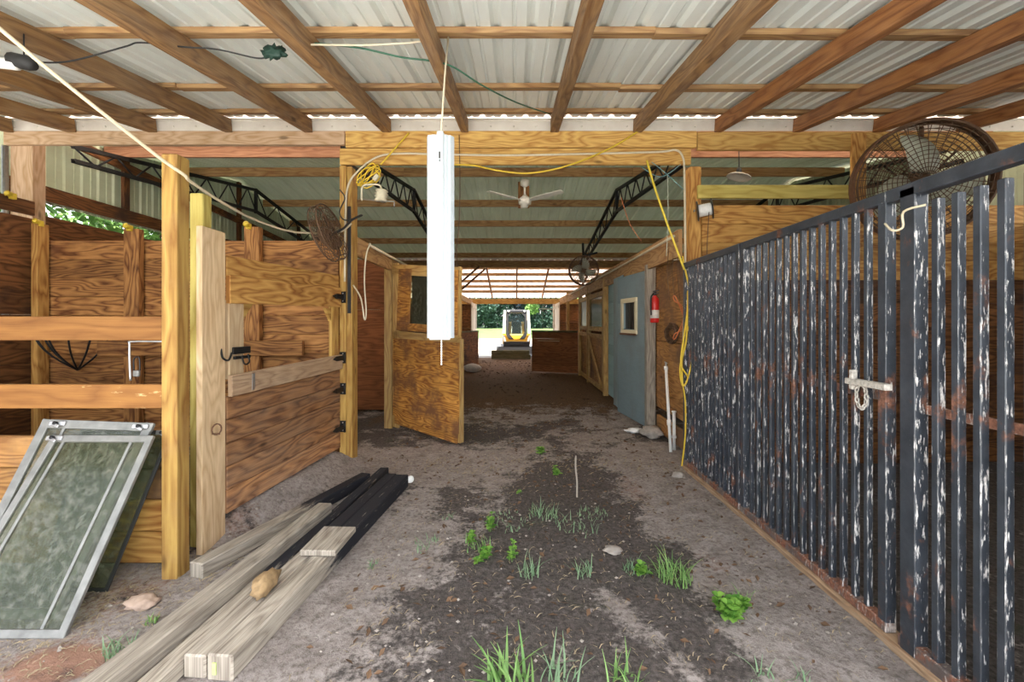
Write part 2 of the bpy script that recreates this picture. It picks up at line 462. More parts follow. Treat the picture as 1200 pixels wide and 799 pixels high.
def bez(pts, n=8):
    """smooth curve through points"""
    pts = [Vector(p) for p in pts]; out = []
    for i in range(len(pts) - 1):
        p0 = pts[max(i - 1, 0)]; p1 = pts[i]; p2 = pts[i + 1]; p3 = pts[min(i + 2, len(pts) - 1)]
        for j in range(n):
            t = j / n
            out.append(.5 * ((2 * p1) + (p2 - p0) * t + (2 * p0 - 5 * p1 + 4 * p2 - p3) * t * t + (3 * p1 - p0 - 3 * p2 + p3) * t ** 3))
    out.append(pts[-1]); return out
def frame(x, y, o):
    x = Vector(x).normalized(); z = x.cross(Vector(y)).normalized(); y = z.cross(x)
    M = Matrix((x, y, z)).transposed().to_4x4(); M.translation = Vector(o); return M
def zframe(z, o):
    z = Vector(z).normalized(); x = z.orthogonal().normalized(); y = z.cross(x)
    M = Matrix((x, y, z)).transposed().to_4x4(); M.translation = Vector(o); return M

# ------------------------------------------------------------------ ground
def gz(x, y):
    z = .016 * noise.noise(Vector((x * 1.3, y * 1.3, 3.1))) + .007 * noise.noise(Vector((x * 5, y * 5, 8)))
    edge = -1.98 + (y - 2.68) * .27
    edge = min(edge, -1.62)
    m = sm(edge, edge - .30, x) * sm(2.9, 3.5, y) * (1 - sm(4.75, 5.2, y))
    z += .15 * m
    z += .05 * sm(-2.0, -2.5, x) * sm(2.6, 3.0, y) * (1 - sm(4.9, 5.4, y))
    z += .006 * noise.noise(Vector((x * 13, y * 13, 4))) + .0035 * noise.noise(Vector((x * 29, y * 29, 6)))
    if m > .05: z += .02 * m * noise.noise(Vector((x * 9, y * 9, 1)))
    if y > 10: z *= .5
    return z
def soil(x, y):
    n1 = noise.noise(Vector((x * 1.1, y * .9, 5))) ; n2 = noise.noise(Vector((x * 3.1, y * 2.6, 9)))
    c = .30 + .10 * (3 - y) * .3
    w = 1.0 if y > 2.2 else 1.05
    band = 1 - sm(.45, 1.15, abs(x - c) / w)
    damp_shade = band * (1 - sm(4.6, 5.8, y)) * .62 + .55 * n1 + .44 * n2
    damp_shade -= .55 * math.exp(-((x + .35) ** 2 / .16 + (y - 4.6) ** 2 / .5))
    damp_shade -= .5 * math.exp(-((x - .55 - (2.4 - y) * .45) ** 2 / .006 + (y - 2.3) ** 2 / .12))
    damp_shade += .35 * math.exp(-((x + .55) ** 2 / .05 + (y - 2.4) ** 2 / .12))
    damp_shade += .13
    if y > 5: damp_shade += .36 * sm(5, 6, y) + .25 * sm(-.4, -1.4, x) * sm(5, 6, y)  # aisle floor darker; shade on its left side painted into the soil
    if x > 1.80 and y < 4.9: damp_shade = .75
    if x < -2.1 and 2.85 < y < 4.9: damp_shade += .6
    clay = .30 * n2 + .18 * n1
    clay += .75 * math.exp(-((x + 1.95) ** 2 / .05 + (y - 2.0) ** 2 / .012))
    clay += .5 * math.exp(-((x - 1.05) ** 2 / .04 + (y - 4.1) ** 2 / .35))
    clay += .35 * math.exp(-((x - 1.25) ** 2 / .05 + (y - 2.7) ** 2 / .2)) + .3 * sm(-1.7, -2.0, x)
    lit = .80 * sm(7.2, 9.5, y) + .34 * sm(4.8, 7.5, y) + .35 * n2 * sm(4.5, 7, y)
    return (max(0, min(1, damp_shade)), max(0, min(1, clay)), max(0, min(1, lit)), 1)
def spans(*segs):
    out = []
    for a, b, st in segs:
        n = max(1, round((b - a) / st)); out += [a + (b - a) * i / n for i in range(n)]
    out.append(segs[-1][1]); return out
xs = spans((-14, -6, 1.0), (-6, -3.0, .15), (-3.0, 2.6, .032), (2.6, 6, .2), (6, 14, 1.0))
ys = spans((-16, 0, 1.0), (0, 1.5, .12), (1.5, 5.6, .032), (5.6, 9, .08), (9, 19.5, .25))
me = bpy.data.meshes.new('floor')
V = [(x, y, gz(x, y)) for y in ys for x in xs]; nx = len(xs)
me.from_pydata(V, [], [(j * nx + i, j * nx + i + 1, (j + 1) * nx + i + 1, (j + 1) * nx + i) for j in range(len(ys) - 1) for i in range(nx - 1)])
ca = me.color_attributes.new('soil', 'FLOAT_COLOR', 'POINT')
buf = []
for (x, y, z) in V: buf += soil(x, y)
ca.data.foreach_set('color', buf)
me.polygons.foreach_set('use_smooth', [True] * len(me.polygons))
me.materials.append(MATS['soil'])
fo = bpy.data.objects.new('floor', me); COL.objects.link(fo); tag(fo, kind='structure')

m = MB(); m.aabb((-40, 19.5, -.3), (40, 43, .0), bevel=0); struct('ground_yard', m, 'pale_yard')
m = MB(); m.add([(-70, 42.5, -.01), (70, 42.5, -.01), (70, 90, 1.0), (-70, 90, 1.0), (-70, 42.5, -.5), (70, 42.5, -.5), (70, 90, -.5), (-70, 90, -.5)], [(0, 1, 2, 3), (4, 7, 6, 5), (0, 4, 5, 1), (1, 5, 6, 2), (2, 6, 7, 3), (3, 7, 4, 0)]); struct('lawn', m, 'lawn_green')
m = MB(); m.aabb((-60, -16, -.3), (-14, 19.5, .0), bevel=0); struct('lawn_side', m, 'lawn_green')
m = MB(); m.aabb((-14, -16, .02), (14, .2, .035), bevel=0); struct('ground_bounce_added', m, 'pale_bounce')  # unseen pale slab added to bounce sunlight onto the roof underside

# ------------------------------------------------------------------ roof
RY = 9.2
def roofz(y): return 4.37 - .155 * abs(RY - y)
def ribbed(m, x0, x1, rows, period=.23, hgt=.030):
    """ribbed sheet whose ribs run along the rows (y, z)"""
    prof = []
    x = x0
    while x < x1 - 1e-6:
        prof += [(x, 0), (x + period * .10, 1), (x + period * .22, 1), (x + period * .32, 0), (x + period * .60, 0), (x + period * .63, .35), (x + period * .70, .35), (x + period * .73, 0)]
        x += period
    prof.append((x, 0))
    n = len(prof)
    verts = [(px, y, z + h * hgt) for (y, z) in rows for (px, h) in prof]
    faces = [(j * n + i, j * n + i + 1, (j + 1) * n + i + 1, (j + 1) * n + i) for j in range(len(rows) - 1) for i in range(n - 1)]
    m.add(verts, faces, [(v[1], v[0]) for v in verts])
def solid(o, t):
    md = o.modifiers.new('Solidify', 'SOLIDIFY'); md.thickness = t; md.offset = 1
m = MB(); ribbed(m, -6.6, 6.6, [(-.2, roofz(-.2)), (4.86, roofz(4.86))]); o = struct('ceiling', m, 'roof_metal', base=(0, 0, 0)); solid(o, .003)
m = MB(); ribbed(m, -5.9, 5.9, [(6.10, roofz(6.10) + .03), (RY, roofz(RY) + .03), (14.75, roofz(14.75) + .03)]); o = struct('ceiling_ridge', m, 'roof_far_glow', base=(0, 0, 0)); solid(o, .003)
m = MB(); ribbed(m, -5.9, 5.9, [(4.80, roofz(4.80) + .035), (6.2, roofz(6.2) + .035)]); o = struct('ceiling_added_panel', m, 'roof_translucent', base=(0, 0, 0)); solid(o, .003)  # unseen translucent panel added to light the barn interior
def farz(y): return 3.535 - .205 * (y - 14.6)
m = MB(); ribbed(m, -5.9, 5.9, [(14.55, farz(14.55)), (19.4, farz(19.4))]); o = struct('ceiling_rear', m, 'roof_translucent_bright', base=(0, 0, 0)); solid(o, .003)

raft = [(-5.34, 'outermost roof rafter, over the outer plank wall of the stall'),
        (-4.70, 'roof rafter meeting the pale header beside the outer corner post, second from the outer edge'),
        (-3.85, 'third roof rafter from the outer edge, above the black hay rack'),
        (-3.03, 'fourth roof rafter from the outer edge, crossed by the cream rope'),
        (-2.17, 'rough brown roof rafter running above the stall gate'),
        (-1.34, 'dark brown roof rafter landing above the hinge post of the opening'),
        (-.53, 'grey-brown roof rafter directly above the hanging tube light'),
        (.40, 'grey-brown roof rafter over the middle of the aisle, next past the tube light'),
        (1.27, 'orange-brown roof rafter landing just inside the spool post'),
        (2.13, 'orange-brown roof rafter landing on the header just past the wire spool'),
        (2.98, 'reddish roof rafter landing before the short post under the header'),
        (3.84, 'reddish roof rafter landing above the large drum fan'),
        (4.70, 'reddish roof rafter, outermost of those above the bar gates')]
for i, (x, lab) in enumerate(raft):
    w = .076 + .010 * ((i * 7) % 3)
    def f(m):
        y0, y1 = -.1, 4.80
        m.board((x, y0, roofz(y0) - .111), (x + .02 * math.sin(i), y1, roofz(y1) - .111), .138, w, bevel=.005)
    single('rafter', 'rafter_red' if x > 1.5 else 'rafter_brown', lab, 'rafter', f, 'rafters under the lean-to roof')
for y, lab in ((2.97, 'broad pale roof purlin that the white tube light cord hangs from'), (3.93, 'thin pale roof purlin midway up the white roof'), (4.62, 'thin pale roof purlin beside the flashing over the header')):
    def f(m):
        x0 = -6.5
        for x1 in (-2.9, .9, 3.2, 6.5):
            m.board((x0, y + random.uniform(-.02, .02), roofz(y) - .020), (x1, y + random.uniform(-.02, .02), roofz(y) - .020), .085, .038, up=(0, 1, .155), bevel=.003); x0 = x1
    single('roof_purlin', 'purlin_brown', lab, 'purlin', f, 'purlins on the lean-to roof')
def f(m):
    m.aabb((-5.5, 4.815, 3.53), (5.6, 4.822, 3.665), bevel=0)
    m.board((-5.5, 4.81, 3.64), (5.6, 4.81, 3.64), .012, .02, bevel=0)
    for i in range(46): m.lathe([(.0, 0), (.009, 0), (.011, .006), (.006, .012)], zframe((0, -1, 0), (-5.3 + i * .24, 4.815, 3.575)), 6)
m = MB(); f(m); struct('trim_1', m, 'flashing')

# purlins of the ridge roof, on edge
pl = ['first dark purlin behind the header boards', 'pink-brown purlin second behind the header boards', 'purlin just before the ridge, with the ceiling fan plate', 'purlin just past the ridge of the barn roof', 'second purlin past the ridge', 'third purlin past the ridge', 'eave purlin over the row of light spots']
for i, y in enumerate((5.35, 6.2, 7.75, 10.1, 11.3, 12.6, 13.9)):
    def f(m):
        m.board((-5.6, y, roofz(y) - .082), (-1.9, y, roofz(y) - .082), .15, .042)
        m.board((-1.9, y + .01, roofz(y) - .082), (2.0, y + .01, roofz(y) - .082), .15, .042)
        m.board((2.0, y, roofz(y) - .082), (5.6, y, roofz(y) - .082), .15, .042)
    single('roof_purlin', 'purlin_pink' if y < 7 else 'purlin_dark', pl[i], 'purlin', f, 'purlins under the ridge roof')
def f(m): m.board((-5.6, 14.62, 3.385), (5.6, 14.62, 3.385), .23, .05)
single('eave_board', 'purlin_brown', 'eave board where the bright rear roof starts', 'board', f)
for i, y in enumerate((15.3, 16.0, 16.8, 17.5, 18.2)):
    def f(m):
        for a, b in ((-5.5, 0), (0, 5.5)): m.board((a, y, farz(y) - .052), (b, y, farz(y) - .052), .10, .04)
    single('roof_purlin', 'purlin_brown', 'purlin under the bright rear roof, %s from the eave board' % ('first', 'second', 'third', 'fourth', 'fifth')[i], 'purlin', f, 'purlins under the rear roof')
for i, x in enumerate((-2.4, -.95, .05, 1.1, 2.5)):
    def f(m): m.board((x, 14.65, farz(14.65) - .145), (x, 18.75, farz(18.75) - .145), .085, .05)
    single('rafter', 'rafter_red', 'thin rafter under the bright rear roof, %s counted from the plank door side' % ('first', 'second', 'third', 'fourth', 'fifth')[i], 'rafter', f, 'rafters under the rear roof')
def f(m):
    m.aabb((-5.5, 18.78, 2.27), (0, 18.85, 2.48)); m.aabb((0, 18.78, 2.27), (5.5, 18.85, 2.48))
single('header_board', 'header_pine', 'pale header over the far exit with the loader outside', 'header', f)

# steel trusses
def truss(x, lab):
    t = thing('steel_truss', lab, 'truss', (x, 4.95, 3.3), 'black steel trusses of the ridge roof')
    top = [Vector((x, y, roofz(y) - .19)) for y in (5.4, RY, 14.5)]
    bot = [Vector((x, 5.4, roofz(5.4) - .36)), Vector((x, RY, roofz(RY) - .62)), Vector((x, 14.5, roofz(14.5) - .40))]
    for nm, q in (('top_chord', top), ('bottom_chord', bot)):
        def f(m):
            for i in (0, 1):
                for dx in (-.024, .024): m.board(q[i] + Vector((dx, 0, 0)), q[i + 1] + Vector((dx, 0, 0)), .045, .008, bevel=0)
                m.board(q[i] + Vector((0, 0, .02)), q[i + 1] + Vector((0, 0, .02)), .008, .056, bevel=0)
        part(nm, 'truss_black', t, f)
    def f(m):
        n = 13
        for i in (0, 1):
            pts = []
            for j in range(n + 1):
                a = j / n; q = top if j % 2 == 0 else bot
                pts.append(q[i].lerp(q[i + 1], a))
            for a, b in zip(pts, pts[1:]): m.tube([a, b], .012, 6)
    part('webbing', 'truss_black', t, f)
    for y in (RY, 14.45):
        part('end_plate', 'truss_black', t, lambda m: m.board((x, y, roofz(y) - .66 if y == RY else roofz(y) - .45), (x, y, roofz(y) - .16), .06, .05, up=(0, 1, 0)))
truss(-5.25, 'black steel truss against the pale metal siding')
truss(-2.05, 'black steel truss crossing behind the tube light')
truss(2.05, 'black steel truss over the blue door side of the aisle')
truss(5.3, 'black steel truss behind the large drum fan')

# ------------------------------------------------------------------ walls
def siding(m, x, y0, y1, z0, ztop, flip=1, period=.23):
    prof = []; y = y0
    while y < y1:
        prof += [(y, 0), (y + .02, 1), (y + .05, 1), (y + .07, 0), (y + .14, 0), (y + .145, .4), (y + .16, .4), (y + .165, 0)]; y += period
    prof.append((y, 0))
    n = len(prof)
    verts = [(x + flip * h * .02, q, z0) for q, h in prof] + [(x + flip * h * .02, q, ztop(q)) for q, h in prof]
    m.add(verts, [(i, i + 1, n + i + 1, n + i) for i in range(n - 1)], [(v[2], v[1]) for v in verts])
m = MB(); siding(m, -5.62, 4.95, 14.6, 2.92, lambda y: roofz(y) - .02); o = struct('wall_left_siding', m, 'siding_metal', base=(0, 0, 0)); solid(o, .003)
m = MB(); siding(m, 5.62, 4.95, 14.6, 0, lambda y: roofz(y) - .02, -1); o = struct('wall_right_siding', m, 'siding_metal', base=(0, 0, 0)); solid(o, .003)
m = MB()
m.board((-5.53, 4.95, 3.02), (-5.53, 14.6, 3.0), .17, .04)
for y in (6.45, 9.1, 11.6): m.board((-5.53, y, 3.10), (-5.53, y, roofz(y) - .05), .1, .05, up=(0, 1, 0))
m.board((-5.48, 5.2, 3.76), (-5.48, 11.9, 3.34), .12, .04)
struct('trim_2', m, 'stall_dark')
def planks(m, a, b, z0, z1, n, t=.04, gap=.0005, jit=.004):
    """stack of horizontal planks between plan points a and b"""
    h = (z1 - z0) / n
    for i in range(n):
        dz = random.uniform(-.002, .002); off = Vector((0, 0, 0))
        d = (Vector(b) - Vector(a)).normalized(); nn = Vector((-d.y, d.x)) * random.uniform(-jit, jit)
        zc = z0 + h * (i + .5)
        m.board((a[0] + nn.x, a[1] + nn.y, zc + dz), (b[0] + nn.x, b[1] + nn.y, zc + dz), h - gap, t, bevel=.006)
m = MB(); planks(m, (-5.56, 4.95), (-5.56, 14.6), .05, 2.76, 12); struct('wall_left', m, 'stall_dark')
m = MB(); planks(m, (-5.13, .6), (-5.13, 4.84), .06, 2.60, 10); m.board((-5.13, .6, 2.71), (-5.13, 4.84, 2.71), .15, .04)
struct('wall_left_stall', m, 'stall_dark')
m = MB(); planks(m, (-5.10, 4.90), (-1.90, 4.90), -.03, 2.38, 12, jit=.004); struct('wall_back_left', m, 'stall_board')
m = MB()
planks(m, (2.0, 4.90), (5.6, 4.90), 1.96, 2.76, 4, jit=.003); struct('wall_back_right', m, 'pine_orange')
m = MB(); planks(m, (2.0, 4.90), (5.6, 4.90), -.03, 1.955, 8, jit=.004); struct('wall_back_right_lower', m, 'stall_dark')
m = MB(); planks(m, (1.95, .55), (5.6, .55), -.03, 2.3, 9); struct('added_wall_front_right', m, 'stall_dark')  # unseen wall added to darken the stall behind the gates
m = MB(); planks(m, (5.6, .3), (5.6, 4.85), -.03, 2.6, 10); struct('wall_right', m, 'stall_dark')
m = MB(); planks(m, (-5.5, 7.6), (-1.98, 7.6), .05, 2.55, 3, jit=0); struct('wall_partition_left', m, 'plywood_red')
m = MB(); planks(m, (-1.90, 7.7), (-1.90, 14.6), .04, 1.4, 6); planks(m, (-1.90, 11.2), (-1.90, 14.6), 1.4, 2.2, 4); struct('wall_aisle_left', m, 'plywood_brown')
m = MB(); planks(m, (1.95, 5.08), (1.95, 6.22), .36, 1.25, 4); planks(m, (1.95, 5.08), (1.95, 6.22), 1.255, 2.24, 1, jit=0); planks(m, (1.95, 5.08), (1.95, 6.22), .03, .25, 1)
struct('wall_aisle_right', m, 'plywood_brown')
m = MB(); planks(m, (1.91, 8.42), (1.91, 9.25), .04, 2.30, 11, jit=.003); struct('wall_aisle_blue', m, 'blue_bright')
m = MB(); planks(m, (1.90, 9.4), (1.90, 16.0), .04, 1.22, 6); struct('wall_aisle_right_rear', m, 'plywood_brown')
m = MB(); planks(m, (2.0, 8.3), (5.5, 8.3), .04, 2.5, 8); struct('wall_partition_right', m, 'stall_dark')
m = MB(); planks(m, (2.0, 13.0), (5.5, 13.0), .04, 2.5, 8); struct('wall_partition_rear', m, 'stall_dark')

# header boards over the opening
def hdr(lab, mat, x0, x1, z0, z1, y=4.835, t=.045):
    single('header_board', mat, lab, 'header', lambda m: m.aabb((x0, y - t / 2, z0), (x1, y + t / 2, z1)), 'header boards over the aisle opening')
hdr('pale pinkish header board over the stall with the window panels', 'header_pale', -5.42, -1.81, 3.385, 3.53)
hdr('upper yellow header board spanning the aisle opening', 'header_pine', -1.80, 1.92, 3.355, 3.53)
hdr('lower yellow header board spanning the aisle opening', 'header_pine', -1.86, 1.86, 3.175, 3.345)
hdr('golden header board above the bar gates', 'header_pine', 1.93, 5.6, 3.33, 3.52)
single('nailer_board', 'pine_green', 'pale knotty board spanning between the spool post and the short post', 'board', lambda m: m.aabb((1.93, 4.80, 2.815), (3.56, 4.84, 2.955)))

# posts
def post(lab, mat, x0, x1, y0, y1, z1, z0=None, name='post'):
    zz = gz((x0 + x1) / 2, (y0 + y1) / 2) - .02 if z0 is None else z0
    return single(name, mat, lab, 'post', lambda m: m.aabb((x0, y0, zz), (x1, y1, z1), axis=2, bevel=.005))
post('yellow square stall post standing in front of the rails', 'pine_yellow', -2.065, -1.972, 2.65, 2.755, 2.485)
post('greenish treated post standing behind the pale board', 'pine_green', -2.15, -2.062, 3.0, 3.09, 2.355)
single('post_board', 'pale_cut', 'pale upright board between the yellow post and the stall gate', 'board', lambda m: m.aabb((-2.058, 2.93, -.01), (-2.018, 3.165, 2.125), axis=2, bevel=.003))
post('large corner post carrying the outer end of the pale header', 'header_pale', -5.40, -5.16, 4.86, 5.0, 3.55)
single('downpipe', 'zinc', 'grey metal pipe along the outer corner post', 'pipe', lambda m: m.tube([(-5.43, 4.84, .02), (-5.43, 4.84, 3.38)], .028, 10))
post('squared spool post at the end of the bar gates', 'pine_orange', 1.865, 1.985, 4.86, 5.05, 3.17)
post('short post hanging under the golden header', 'pine_orange', 3.55, 3.70, 4.79, 4.83, 3.50, 2.76)
tp = post('pale post with a red fire extinguisher beside the blue door', 'weathered', 1.80, 1.925, 6.24, 6.34, 2.30)
post('brown aisle post between blue boards and cross-braced stall door', 'door_frame_wood', 1.80, 1.90, 9.28, 9.40, 2.4)
post('brown aisle post just past the cross-braced stall door', 'door_frame_wood', 1.80, 1.90, 11.4, 11.5, 2.4)
post('brown aisle post at the near edge of the swung-out plank door', 'door_frame_wood', 1.80, 1.90, 12.9, 13.0, 2.4)
post('aisle post standing behind the swung-out plank door', 'door_frame_wood', 1.80, 1.90, 15.95, 16.08, 2.6)
post('aisle post hinging the weathered open stall door', 'door_frame_wood', -1.86, -1.75, 6.44, 6.54, 2.42)
post('aisle post far beyond the weathered stall door', 'door_frame_wood', -1.90, -1.80, 14.5, 14.62, 3.1)
single('post', 'stall_board', 'stud on the stall back wall beside the hay rack', 'post', lambda m: m.aabb((-4.13, 4.79, .04), (-3.97, 4.865, 2.49), axis=2), 'studs on the stall back wall')
single('post', 'stall_board', 'stud on the stall back wall seen through the stall gate opening', 'post', lambda m: m.aabb((-2.86, 4.79, .04), (-2.70, 4.865, 2.51), axis=2), 'studs on the stall back wall')
single('post', 'pine_orange', 'thin corner batten in the stall beside the hay rack', 'post', lambda m: m.aabb((-5.05, 4.74, .04), (-4.98, 4.86, 2.54), axis=2), 'studs on the stall back wall')
for (x, z, lab) in ((-4.99, 2.56, 'yellow fence insulator on the thin corner batten'), (-4.05, 2.51, 'yellow fence insulator on the stud beside the hay rack'), (-2.80, 2.53, 'yellow fence insulator on the stud above the stall gate'), (-4.62, 2.80, 'yellow fence insulator on the top board of the outer stall wall')):
    yy = 4.77 if z < 2.7 else 4.6
    if z > 2.7: x = -5.09
    def f(m):
        m.aabb((x - .02, yy - .02, z - .05), (x + .02, yy + .03, z + .01)); m.lathe([(.012, 0), (.03, .01), (.015, .025), (.032, .04), (.01, .055)], zframe((0, -1, .2), (x, yy - .01, z - .01)), 10)
    single('fence_insulator', 'insulator_yellow', lab, 'insulator', f, 'yellow fence insulators')

# hinge post of the opening, with its metal strip
t = thing('post', 'thick yellow post at the opening carrying the black gate hinges', 'post', (-1.80, 4.95, 0))
part('timber', 'pine_yellow', t, lambda m: (m.aabb((-1.865, 4.86, -.02), (-1.745, 5.03, 3.17), axis=2, bevel=.006), m.aabb((-1.87, 4.835, .0), (-1.80, 4.857, 3.17), axis=2, bevel=.003)))
part('metal_strip', 'black_iron', t, lambda m: m.aabb((-1.79, 4.845, 1.6), (-1.755, 4.862, 2.74), axis=2, bevel=.002))

# aisle beams
single('aisle_girder', 'purlin_brown', 'long board over the blue door side of the aisle with a pipe on it', 'beam', lambda m: (m.aabb((1.815, 5.06, 2.235), (1.86, 11.0, 2.54), axis=1), m.aabb((1.815, 11.0, 2.235), (1.86, 18.7, 2.5), axis=1)))['kind'] = 'thing'
single('conduit', 'cord_white', 'thin white pipe along the board above the blue door', 'pipe', lambda m: m.tube(bez([(1.78, 5.1, 2.47), (1.785, 7, 2.46), (1.785, 10, 2.45), (1.785, 15, 2.43)], 4), .016, 8))
single('aisle_girder', 'purlin_brown', 'long board over the weathered stall door side of the aisle', 'beam', lambda m: (m.aabb((-1.80, 5.04, 2.24), (-1.755, 12.0, 2.45), axis=1), m.aabb((-1.80, 12.0, 2.24), (-1.755, 18.7, 2.42), axis=1)))['kind'] = 'thing'
single('conduit', 'cord_white', 'thin white pipe on the board above the weathered stall door', 'pipe', lambda m: m.tube([(-1.735, 5.4, 2.42), (-1.735, 9, 2.40)], .016, 8))

# ------------------------------------------------------------------ stall with rails
for z0, lab in ((1.395, 'upper orange rail across the front of the open stall'), (.992, 'lower orange rail across the front of the open stall')):
    single('fence_rail', 'pine_rail', lab, 'rail', lambda m: m.aabb((-5.1, 2.69, z0), (-2.068, 2.73, z0 + .142), bevel=.004), 'rails across the open stall')
t = thing('kickboard', 'low barrier of stacked pine planks behind the window panels', 'barrier', (-3.6, 2.80, 0))
for i in range(4):
    part('plank', 'plywood_brown' if i > 1 else 'pine_orange', t, lambda m: m.aabb((-5.1, 2.775, .03 + i * .195), (-2.07, 2.82, .22 + i * .195), bevel=.008))
single('loose_board', 'stall_board', 'short horizontal board fixed across the stall back wall studs', 'board', lambda m: m.aabb((-4.36, 4.735, 1.155), (-2.22, 4.785, 1.31)))
# hay rack
t = thing('hay_rack', 'black bowl-shaped hay rack of curved rods in the stall corner', 'hay rack', (-4.62, 4.62, 1.0))
def f(m):
    m.tube([(-4.62 + .40 * math.cos(a), 4.84 - .38 * math.sin(a), 1.50) for a in [math.pi * i / 16 for i in range(17)]], .011, 6)
part('rim', 'black_iron', t, f)
for i in range(7):
    a = math.pi * (i + .25) / 6.5
    def f(m):
        tp_ = Vector((-4.62 + .40 * math.cos(a), 4.84 - .38 * math.sin(a), 1.50)); b_ = Vector((-4.62, 4.80, 1.0))
        pts = []
        for j in range(9):
            s_ = j / 8; q = tp_.lerp(b_, s_); bul = math.sin(s_ * math.pi) * .07
            pts.append((q.x + math.cos(a) * bul, q.y - math.sin(a) * bul, q.z - bul * .4))
        m.tube(pts, .009, 6)
    part('rod', 'black_iron', t, f)
t = thing('hanging_latch', 'thin rod with a small grey padlock hanging below the upper rail', 'latch', (-2.30, 2.74, 1.1))
def f(m): m.tube(bez([P(193, 400, 2.76), P(154, 400, 2.76), P(152, 403, 2.76), P(152, 425, 2.76), P(153, 446, 2.76)], 4), .006, 6)
part('rod', 'zinc', t, f)
pk = part('padlock', 'aluminium', t, lambda m: m.aabb(P(155, 434, 2.78), P(165, 441, 2.80), bevel=.004))
part('shackle', 'black_iron', pk, lambda m: m.tube(bez([P(157, 434, 2.79), P(157, 421, 2.79), P(163, 419, 2.79), P(164, 434, 2.79)], 5), .004, 6))

# stall gate: full door with an opening, hinged on the thick post
A = Vector((-2.035, 3.19, 0)); B = Vector((-1.868, 4.82, 0))
gd = (B - A).normalized(); gn = Vector((-gd.y, gd.x, 0))        # gn points into the stall
L_ = (B - A).length
def G(s_, z, o=0.0): return A + gd * (s_ * L_) + gn * o + Vector((0, 0, z))
t = thing('stall_gate', 'closed wooden stall gate with a square opening and black hinges', 'gate', G(.5, .16))
def f(m):
    for i in range(5): m.board(G(.0, .24 + i * .165, random.uniform(-.003, .003)), G(1, .26 + i * .165, random.uniform(-.003, .003)), .161, .03, bevel=.005)
part('lower_planks', 'stall_gate_board', t, f)
part('middle_rail', 'weathered_warm', t, lambda m: m.board(G(.0, 1.055, -.035), G(.985, 1.09, -.035), .15, .035))
part('upper_rail', 'pine_orange', t, lambda m: (m.board(G(.0, 1.735, -.02), G(.985, 1.765, -.02), .20, .035), m.board(G(.0, 1.90, .005), G(.985, 1.92, .005), .15, .03)))
part('stile', 'pale_cut', t, lambda m: m.board(G(.055, 1.10, .0), G(.055, 1.66, .0), .15, .035, up=gd))
part('stile', 'pine_yellow', t, lambda m: m.board(G(.93, 1.12, .0), G(.93, 1.67, .0), .14, .035, up=gd))
def gusset(s0, s1):
    def f(m):
        M = frame(gd, (0, 0, 1), G(s0, 1.645, .02)); w = (s1 - s0) * L_
        m.prism([(0, 0), (w, 0), (0, -.13)], M, .03)
    part('gusset', 'pine_yellow', t, f)
gusset(.10, .17); gusset(.885, .82)
part('repair_plate', 'zinc', t, lambda m: m.aabb(G(.13, 1.0, -.06) - Vector((.004, .018, 0)), G(.13, 1.1, -.056) + Vector((.004, .018, .02)), bevel=.001))
def hinge(z):
    def f(m):
        m.board(G(.90, z, -.058), G(.995, z, -.058), .05, .006, bevel=.001)
        M = frame(gd, (0, 0, 1), G(.90, z, -.055)); m.prism([(0, .025), (0, -.025), (-.07, 0)], M, -.006)
        m.tube([G(1.0, z - .06, -.06), G(1.0, z + .06, -.06)], .011, 8)
        m.aabb((-1.862, 4.822, z - .06), (-1.80, 4.832, z + .06), bevel=.002)
    h = part('hinge', 'hinge_black', t, f)
    for dz in (-.04, 0, .04): part('bolt', 'zinc', h, lambda m: m.lathe([(.0, 0), (.008, 0), (.006, .005), (0, .006)], zframe((0, -1, 0), (-1.83, 4.822, z + dz)), 8))
for z in (1.77, 1.13, .80, .40): hinge(z)
def f(m):
    m.board(G(.02, 1.30, -.03), G(.13, 1.30, -.03), .05, .012, bevel=.002)
    m.board(G(.02, 1.25, -.04), G(.12, 1.25, -.04), .022, .016, bevel=.002)
    m.tube(bez([G(-.04, 1.32, -.02), G(-.045, 1.26, -.04), G(-.02, 1.24, -.05), G(.0, 1.29, -.05)], 5), .007, 6)
    m.tube(bez([G(.06, 1.26, -.05), G(.07, 1.20, -.06), G(.10, 1.21, -.06), G(.10, 1.27, -.05)], 5), .006, 6)
part('latch', 'hinge_black', t, f)
def f(m):
    c = P(254, 503, 3.0); m.tube([c + Vector((.03 * math.cos(a) * .4, .03 * math.cos(a), .035 * math.sin(a))) for a in [i * math.pi / 6 for i in range(12)]] + [c + Vector((.012, .03, 0))], .005, 6)
    m.tube([c + Vector((-.03, 0, -.03)), c + Vector((.02, 0, -.03))], .006, 6)
single('latch_ring', 'rust_steel', 'small rusty ring staple on the pale upright board', 'ring', f)

